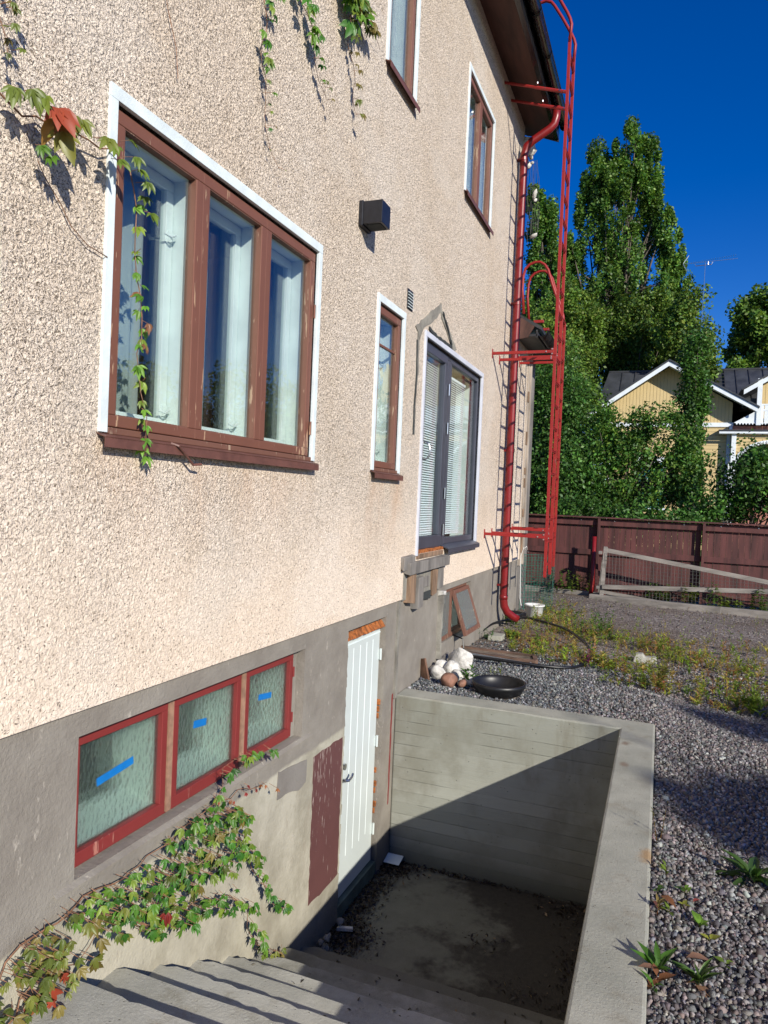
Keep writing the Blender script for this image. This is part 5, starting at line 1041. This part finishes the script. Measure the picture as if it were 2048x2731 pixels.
sp_ = [(-3.25, 18.6, 22.0, .42), (-2.7, 19.8, 23.5, .5), (-2.05, 20, 23.2, .5), (-1.35, 20, 23.3, .5), (-.65, 20.5, 24.2, .6), (.0, 20.3, 23.6, .55), (.5, 19.6, 23.6, .5), (.85, 17.8, 20.8, .5), (1.45, 16, 18.8, .5), (1.95, 15, 17.8, .5), (2.3, 13.2, 16.2, .55), (2.2, 11.8, 14.2, .6), (-4.1, 13.5, 17.6, .6), (-4.6, 12, 15.5, .7), (-3.6, 16.2, 19.6, .55), (-3.4, 14, 17.2, .6)]
tree('poplar_tree', 'tallest tree, narrow-topped and dark green, behind the yellow house', (-.9, 45, 0), 19, [(x, 45+RNG.normal(0, .5), (a+b)/2, w*1.1, w*1.2, (b-a)/2+.4, w*1.6) for x, a, b, w in sp_]+[(-1.2, 45, 19.0, 2.2, 1.8, 3.4, 4.2), (-.8, 45, 14.2, 2.9, 2.4, 3.6, 3.6), (1.1, 45, 14.4, 1.1, 1.4, 2.0, .8), (-.5, 45, 10, 3.2, 2.4, 3, 2.4)], 100000, .155, MG+BG+MG, None, .35, nclus=620, tight=.12, limbs=110, upright=.9, spread=.8)
tree('poplar_tree', 'second tall tree, half hidden by the downpipe and the ladder', (-5.2, 41, 0), 17, [(-5.0, 41, 16.6, .9, 1, 3.0, 1.2), (-5.5, 41, 18.3, .5, .6, 1.6, .4), (-4.5, 41, 17.2, .4, .5, 1.4, .3), (-4.6, 41, 13, 1.5, 1.4, 3.0, 2), (-4.2, 41, 9.5, 2.1, 1.8, 3, 2)], 42000, .155, MG+BG, None, .3, nclus=300, tight=.12, limbs=50, upright=.9, spread=.8)
tree('lime_tree', 'yellowish rounded tree left of the yellow house gable', (-3.0, 38, 0), 10, [(-3.2, 38, 10.2, 1.9, 1.8, 2.7, 2), (-3.0, 38, 7.4, 1.5, 1.6, 2.4, 1.6), (-4.3, 38, 7, 1.6, 1.5, 3, 1.4)], 42000, .14, YG+MG, 'yellowing lime trees', .28, nclus=230, tight=.13)
tree('lime_tree', 'yellowish rounded tree behind the yellow house gable', (-.3, 44, 0), 12, [(-1.19, 44, 11.50, 2.20, 1.98, 2.64, 2.3), (0.02, 44, 11.94, 1.87, 1.98, 2.42, 2), (1.45, 44, 12.38, 1.54, 1.65, 2.53, 1.6), (0.13, 44, 9.74, 3.30, 1.98, 2.20, 2.4)], 44000, .14, YG+DG, 'yellowing lime trees', .28, nclus=240, tight=.13)
tree('lime_tree', 'small yellowish tree top just left of the antenna mast', (2.9, 40, 0), 11, [(2.7, 40, 10.9, 1.05, 1.2, 1.9, 1.5), (3.3, 40, 9.4, 1.0, 1.1, 1.6, 1)], 15000, .16, YG+MG, 'yellowing lime trees', .22, nclus=70, tight=.17)
tree('maple_tree', 'broad dark tree behind the roof at the right edge', (7.6, 50, 0), 12, [(6.9, 50, 13.2, 1.6, 1.8, 1.9, 1.6), (8.6, 50, 14.0, 2.0, 2, 2.2, 2), (6.1, 50, 11.6, 1.1, 1.4, 1.5, .9), (8.0, 50, 10.8, 2.4, 2, 2.2, 2)], 26000, .22, MG+[(.11, .17, .025)], None, .3, nclus=90, tight=.17)
tree('hedge_bush', 'dense dark lilac bush behind the fence next to the house corner', (-1.3, 21, 0), 4, [(-1.4, 21, 3.6, 1.1, 1, 2.8, 2), (-.7, 20.6, 3.9, .7, 1, 1.7, 1.4), (-.4, 20, 2.2, .9, 1, 1.3, 1.4), (-1.3, 20, 1.6, 1.2, .8, 1.5, 1.3)], 46000, .078, DG+BG, None, .12, nclus=300, tight=.12, cat='bush')
tree('hedge_bush', 'tall dark bush between the ladder and the yellow gable', (-.9, 27, 0), 6, [(-2.0, 27, 6.2, 1.0, 1, 2.0, 2), (-1.0, 27, 4.3, 1.0, 1, 1.9, 1.6), (-2.6, 27, 4.6, 1.4, 1, 3.2, 1.5), (-.2, 27, 3.0, .7, 1, 1.8, .9)], 30000, .11, DG+MG, None, .15, nclus=130, tight=.16, cat='bush')
tree('apple_tree', 'low spreading apple tree before the yellow gable wall', (.86, 20, 0), 2.6, [(1.25, 20, 3.75, .40, .5, .60, .8), (.75, 20, 3.15, .6, .8, .55, 1.2), (1.8, 20, 2.95, .7, .8, .5, 1.1), (.7, 20, 2.2, .8, .8, .5, 1.3), (1.8, 20, 2.15, .9, .8, .45, 1.3), (2.5, 20, 2.3, .5, .7, .45, .7), (1.9, 20, 3.9, .5, .5, .5, .5), (.55, 20, 3.9, .35, .4, .4, .35), (2.6, 20, 3.2, .4, .5, .5, .6)], 20000, .080, BG+MG, None, .13, nclus=210, tight=.085, limbs=45)
tree('slim_tree', 'slender upright tree in front of the yellow house', (2.75, 23, 0), 6.4, [(2.75, 23, 6.1, .44, .5, .8, 1.1), (2.7, 23, 5.0, .46, .5, .9, 1.3), (2.65, 23, 3.9, .38, .4, .8, 1), (2.6, 23, 2.6, .5, .6, .8, 1)], 12000, .085, BG+DG, None, .07, nclus=90, tight=.12, limbs=30, upright=.9)
tree('garden_bush', 'leafy bush over the fence at the right edge', (3.9, 18.5, 0), 2, [(3.9, 18.5, 2.35, .75, .6, .6, 1.2), (4.3, 18.5, 2.9, .6, .6, .5, 1), (3.2, 18.5, 1.75, .6, .6, .4, .9), (4.7, 18.5, 1.9, .7, .6, .8, 1.2), (2.6, 18.4, 1.45, .5, .5, .3, .5)], 15000, .078, BG+DG, None, .07, nclus=90, tight=.12, cat='bush')
tree('garden_bush', 'low bush just behind the fence below the gable', (1.6, 17.5, 0), 1.4, [(.2, 17.5, 1.3, .8, .5, .45, 1), (1.4, 17.5, 1.25, .8, .5, .35, 1), (2.3, 17.5, 1.2, .5, .5, .3, .6)], 9000, .075, DG+BG, None, .05, nclus=60, tight=.12, cat='bush')
# trees to the right of the view: they shade the gravel and stand mirrored in the panes
def simple_tree(label, x, y, h, r, n, c, gname='trees right of the yard'):
    return tree('garden_tree', label, (x, y, 0), h*.8, [(x, y, h*.68, r, r, h*.3, 2), (x+r*.5, y-r*.2, h*.52, r*.7, r*.7, h*.22, 1), (x-r*.5, y+r*.3, h*.5, r*.7, r*.7, h*.22, 1)], n, .22, c, gname, .2, nclus=60, tight=.2)
for i, (x, y, h, r) in enumerate(((20, 24, 7.4, 3.2), (26, 33, 9.0, 4), (16, 33, 7, 3), (27, 20, 9, 4), (12.5, 36, 8.0, 3), (30, 27, 10, 4.5), (22, 40, 10, 4.5))):
    simple_tree(['broad garden tree mirrored in the big window', 'large tree at the far right of the garden', 'tree beyond the fence on the right', 'tall tree well right of the view', 'tree beside the yellow house on its right', 'largest tree far to the right', 'tree behind the others on the right'][i], x, y, h, r, 9000, MG+DG)
def shade_tree(label, spots):
    """crown lobes placed up the sun's rays from the ground spots they shade"""
    bl = [(x+t_*1.0, y-t_*.863, .625*t_, r, r*.8, r*.7, 1) for x, y, t_, r in spots]; b0 = bl[-1]
    tree('garden_tree', label, (b0[0]+.8, b0[1]-.8, 0), b0[2]+.3, bl, 2200*len(bl), .10, MG, 'trees right of the yard', .10, nclus=16*len(bl), tight=.10, limbs=12, spread=.5)
shade_tree('tree behind the camera that shades the gravel', [(2.62, 4.15, 9, .26), (2.85, 4.65, 9.6, .30), (2.42, 4.45, 10.2, .20), (3.4, 4.4, 11, .5), (4.3, 3.9, 12.5, .9)])
shade_tree('second tree behind the camera that shades the weeds', [(2.85, 6.2, 12, .24), (3.3, 6.55, 12.8, .32), (4.1, 6.4, 14, .7), (5.2, 6.0, 15, 1.0)])

# ------------------------------------------------------------ yellow house
yh = thing('yellow_house', 'yellow wooden villa with white gable boards and dark sheet roof beyond the fence', 'house', (2.4, 34, 0))
X0, X1, XA, ZA, ZE = -.35, 4.60, 2.01, 7.85, 6.0
Y = 34
m = MB().box(X0, X1, Y, Y+8, -.1, 5.32); part('wall', m, M['yel'], yh)
m = MB().prism([(X0, 5.50), (X1+.03, 5.50), (X1+.03, 6.35), (XA, 7.95), (X0, 6.50)], 'y', Y+.01, Y+8); part('gable', m, M['yelv'], yh)
part('belt_board', MB().box(X0-.05, X1+.08, Y-.05, Y+.02, 5.32, 5.50).box(X1-.06, X1+.1, Y-.06, Y+.02, 5.0, 5.32), M['hw'], yh)
part('corner_board', MB().box(X0-.03, X0+.14, Y-.04, Y+.02, -.1, 5.32), M['hw'], yh); part('corner_board', MB().box(X1-.14, X1+.03, Y-.04, Y+.02, -.1, 5.0), M['hw'], yh)
def slope_board(p, q, w, y0, y1, th=.0):
    return MB().hexa([(p[0], y0, p[1]-w), (q[0], y0, q[1]-w), (q[0], y1, q[1]-w), (p[0], y1, p[1]-w), (p[0], y0, p[1]), (q[0], y0, q[1]), (q[0], y1, q[1]), (p[0], y1, p[1])])
part('barge_board', slope_board((-1.3, 5.80), (XA, 8.08), .20, Y-.75, Y-.69), M['hw'], yh); part('barge_board', slope_board((XA, 8.08), (5.52, 6.06), .20, Y-.75, Y-.69), M['hw'], yh)
m = slope_board((-1.35, 5.86), (XA, 8.16), .07, Y-.8, Y+8); m2 = slope_board((XA, 8.16), (5.58, 6.11), .07, Y-.8, Y+8); n0 = len(m.v); m.v += m2.v; m.f += [tuple(i+n0 for i in f_) for f_ in m2.f]
rf = part('roof', m, M['hroof'], yh)
part('soffit', MB().hexa([(XA, Y-.69, 7.93), (5.45, Y-.69, 5.98), (5.45, Y, 5.98), (XA, Y, 7.93), (XA, Y-.69, 7.96), (5.45, Y-.69, 6.01), (5.45, Y, 6.01), (XA, Y, 7.96)]), M['hw'], yh)
# main wing behind with ridge along x
m = MB().hexa([(-1.5, Y+2.2, 5.6), (12, Y+2.2, 5.6), (12, Y+6.5, 8.84), (-1.0, Y+6.5, 8.84), (-1.5, Y+2.2, 5.7), (12, Y+2.2, 5.7), (12, Y+6.5, 8.94), (-1.0, Y+6.5, 8.94)]); part('main_roof', m, M['hroof'], yh)
part('ridge_cap', MB().box(-1.0, 12, Y+6.45, Y+6.6, 8.92, 9.01), M['roof'], yh)
for x in (-.3, .35, .95, 4.6, 5.15, 5.75, 6.4, 7.0):
    m = MB().bar((x, Y+2.2, 5.72), (x, Y+6.5, 8.96), .035, .05, (1, 0, 0)); part('roof_seam', m, M['roof'], yh)
m = MB(); 
for s in (4.25, 4.62): m.bar((s, Y+2.6, 6.10), (s, Y+6.4, 8.97), .03, .03)
for k in range(14): m.bar((4.25, Y+2.6+k*.28, 6.12+k*.211), (4.62, Y+2.6+k*.28, 6.12+k*.211), .025, .025, (0, 1, 0))
part('roof_ladder', m, M['roof'], yh)
part('roof_vent', MB().lathe((1.3, Y+4.5, 7.45), [(.05, 0), (.05, .25), (.16, .27), (.16, .31), (.001, .36)], 10), M['roof'], yh)
part('porch_wall', MB().box(4.60, 12, Y+1.0, Y+6, -.1, 5.0), M['yel'], yh)
part('porch_roof', MB().box(4.10, 12, Y-.5, Y+1.2, 5.10, 5.16), M['hroof'], yh); part('porch_gutter', MB().tube([(4.12, Y-.5, 5.02), (12, Y-.5, 5.02)], .055, 8), M['hw'], yh)
part('porch_beam', MB().box(4.60, 12, Y-.35, Y-.25, 4.55, 5.0), M['yel'], yh); part('red_edge', MB().box(4.66, 12, Y-.1, Y+.05, 5.2, 5.36), M['pink'], yh)
m = MB(); n = 40; cxx, czz, rr = 6.15, 3.35, 1.45; 
for k in range(n):
    a = math.pi*(k+.5)/n; x, z = cxx+rr*math.cos(a), czz+.9*rr*math.sin(a); m.box(x-.035, x+.035, Y-.42, Y-.36, z-.06, z+.06)
    a2 = math.pi*k/n; a3 = math.pi*(k+1)/n; m.bar((cxx+(rr+.06)*math.cos(a2), Y-.38, czz+.9*(rr+.06)*math.sin(a2)), (cxx+(rr+.06)*math.cos(a3), Y-.38, czz+.9*(rr+.06)*math.sin(a3)), .05, .06, (0, 1, 0))
part('arch_trim', m, M['hw'], yh)
m = MB(); n = 24; poly = [(4.6, 4.55)]+[(cxx-rr*math.cos(math.pi*k/n), czz+.9*rr*math.sin(math.pi*k/n)) for k in range(n//2+1)]+[(cxx, 4.70), (4.6, 4.70)]
part('porch_spandrel', MB().prism([(4.6, 3.3)]+[(cxx-rr*math.cos(math.pi*k/n), czz+.9*rr*math.sin(math.pi*k/n)) for k in range(n//2+1)]+[(cxx, 4.70), (4.6, 4.70)], 'y', Y-.36, Y-.30), M['yel'], yh)
part('porch_back', MB().box(4.7, 12, Y+.96, Y+.995, 0, 4.5), M['dark'], yh); part('porch_rail', MB().box(4.6, 12, Y-.4, Y-.3, -.1, 1.9).box(6.0, 12, Y-.35, Y-.3, 1.9, 2.6), M['pink'], yh)
part('porch_post', MB().box(4.62, 4.80, Y-.42, Y-.25, -.1, 5.0), M['hw'], yh)
# balcony
m = MB().box(5.52, 12, Y-.46, Y-.42, 5.95, 6.02).box(4.95, 12, Y-.46, Y-.42, 6.18, 6.24)
x = 5.6
while x < 12:
    m.box(x, x+.17, Y-.45, Y-.43, 5.43, 6.2); x += .20
z = 4.7
bal = part('balcony', m, M['hw'], yh)
m = MB(); x = 4.72
while x < 12: m.prism([(x, 5.45), (x+.12, 5.45), (x+.06, 5.36)], 'y', Y-.47, Y-.45); x += .12
part('balcony_lace', m, M['hw'], bal)
part('balcony_post', MB().box(5.50, 5.68, Y-.50, Y-.38, 5.35, 7.3), M['hw'], bal)
part('end_screen', MB().prism([(4.66, 5.45), (5.50, 5.45), (5.50, 5.95)], 'y', Y-.44, Y-.42), M['hw'], bal)
part('dormer_wall', MB().prism([(5.68, 5.5), (12, 5.5), (12, 8.5), (8.0, 8.5), (5.68, 7.15)], 'y', Y+.3, Y+.5), M['yelv'], yh)
part('barge_board', slope_board((4.98, 6.83), (8.0, 8.70), .20, Y-.55, Y-.5), M['hw'], yh, ); part('dormer_roof', slope_board((4.9, 6.88), (8.0, 8.80), .07, Y-.6, Y+5), M['hroof'], yh)
part('eave_shadow_fill', MB().box(4.98, 5.50, Y-.3, Y+1.0, 6.1, 6.5), M['dark'], yh)  # dark box standing in for the shade under the eave
for (a, b, c_1, d_) in ((.85, 2.05, 1.6, 3.75), (.95, 1.7, -.0, .9)):
    w = part('window', barred(MB(), 0, 0, 0, 0, 0, 0, 0), M['hw'], yh) if False else None
m = MB().box(.78, 2.12, Y-.05, Y+.02, 1.55, 1.68).box(.78, 2.12, Y-.08, Y+.02, 3.72, 3.98).box(.78, .92, Y-.05, Y+.02, 1.68, 3.72).box(1.98, 2.12, Y-.05, Y+.02, 1.68, 3.72).box(1.42, 1.48, Y-.04, Y+.02, 1.68, 3.72).box(.92, 1.98, Y-.04, Y+.02, 2.95, 3.0)
w = part('window', m, M['hw'], yh); part('pane', MB().box(.92, 1.98, Y-.03, Y-.02, 1.68, 3.72), M['teal'], w)
# teal panelled wall seen mirrored in the glazed door
o = thing('tv_antenna', 'thin white aerial on a tall mast above the dark roof', 'antenna', (3.40, 38.5, 8.2))
part('mast', MB().tube([(3.36, 38.5, 7.6), (3.43, 38.5, 13.9)], .020, 6), M['steel'], o)
m = MB().tube([(2.50, 38.5, 13.88), (4.86, 38.5, 13.96)], .014, 6)
for k in range(22): x = 2.7+.098*k; z = 13.89+.0034*k*10/3; m.tube([(x, 38.38, z), (x, 38.62, z)], .008, 4)
m.tube([(2.42, 38.5, 13.9), (2.66, 38.5, 14.28)], .022, 5).tube([(2.42, 38.5, 13.88), (2.62, 38.5, 13.50)], .022, 5)
m.tube([(2.95, 38.5, 13.86), (3.0, 38.5, 13.74), (3.7, 38.5, 13.76), (3.76, 38.5, 13.88)], .018, 5).tube([(3.4, 38.5, 13.76), (3.56, 38.5, 13.76), (3.56, 38.5, 13.9)], .016, 5)
part('boom', m, M['steel'], o)
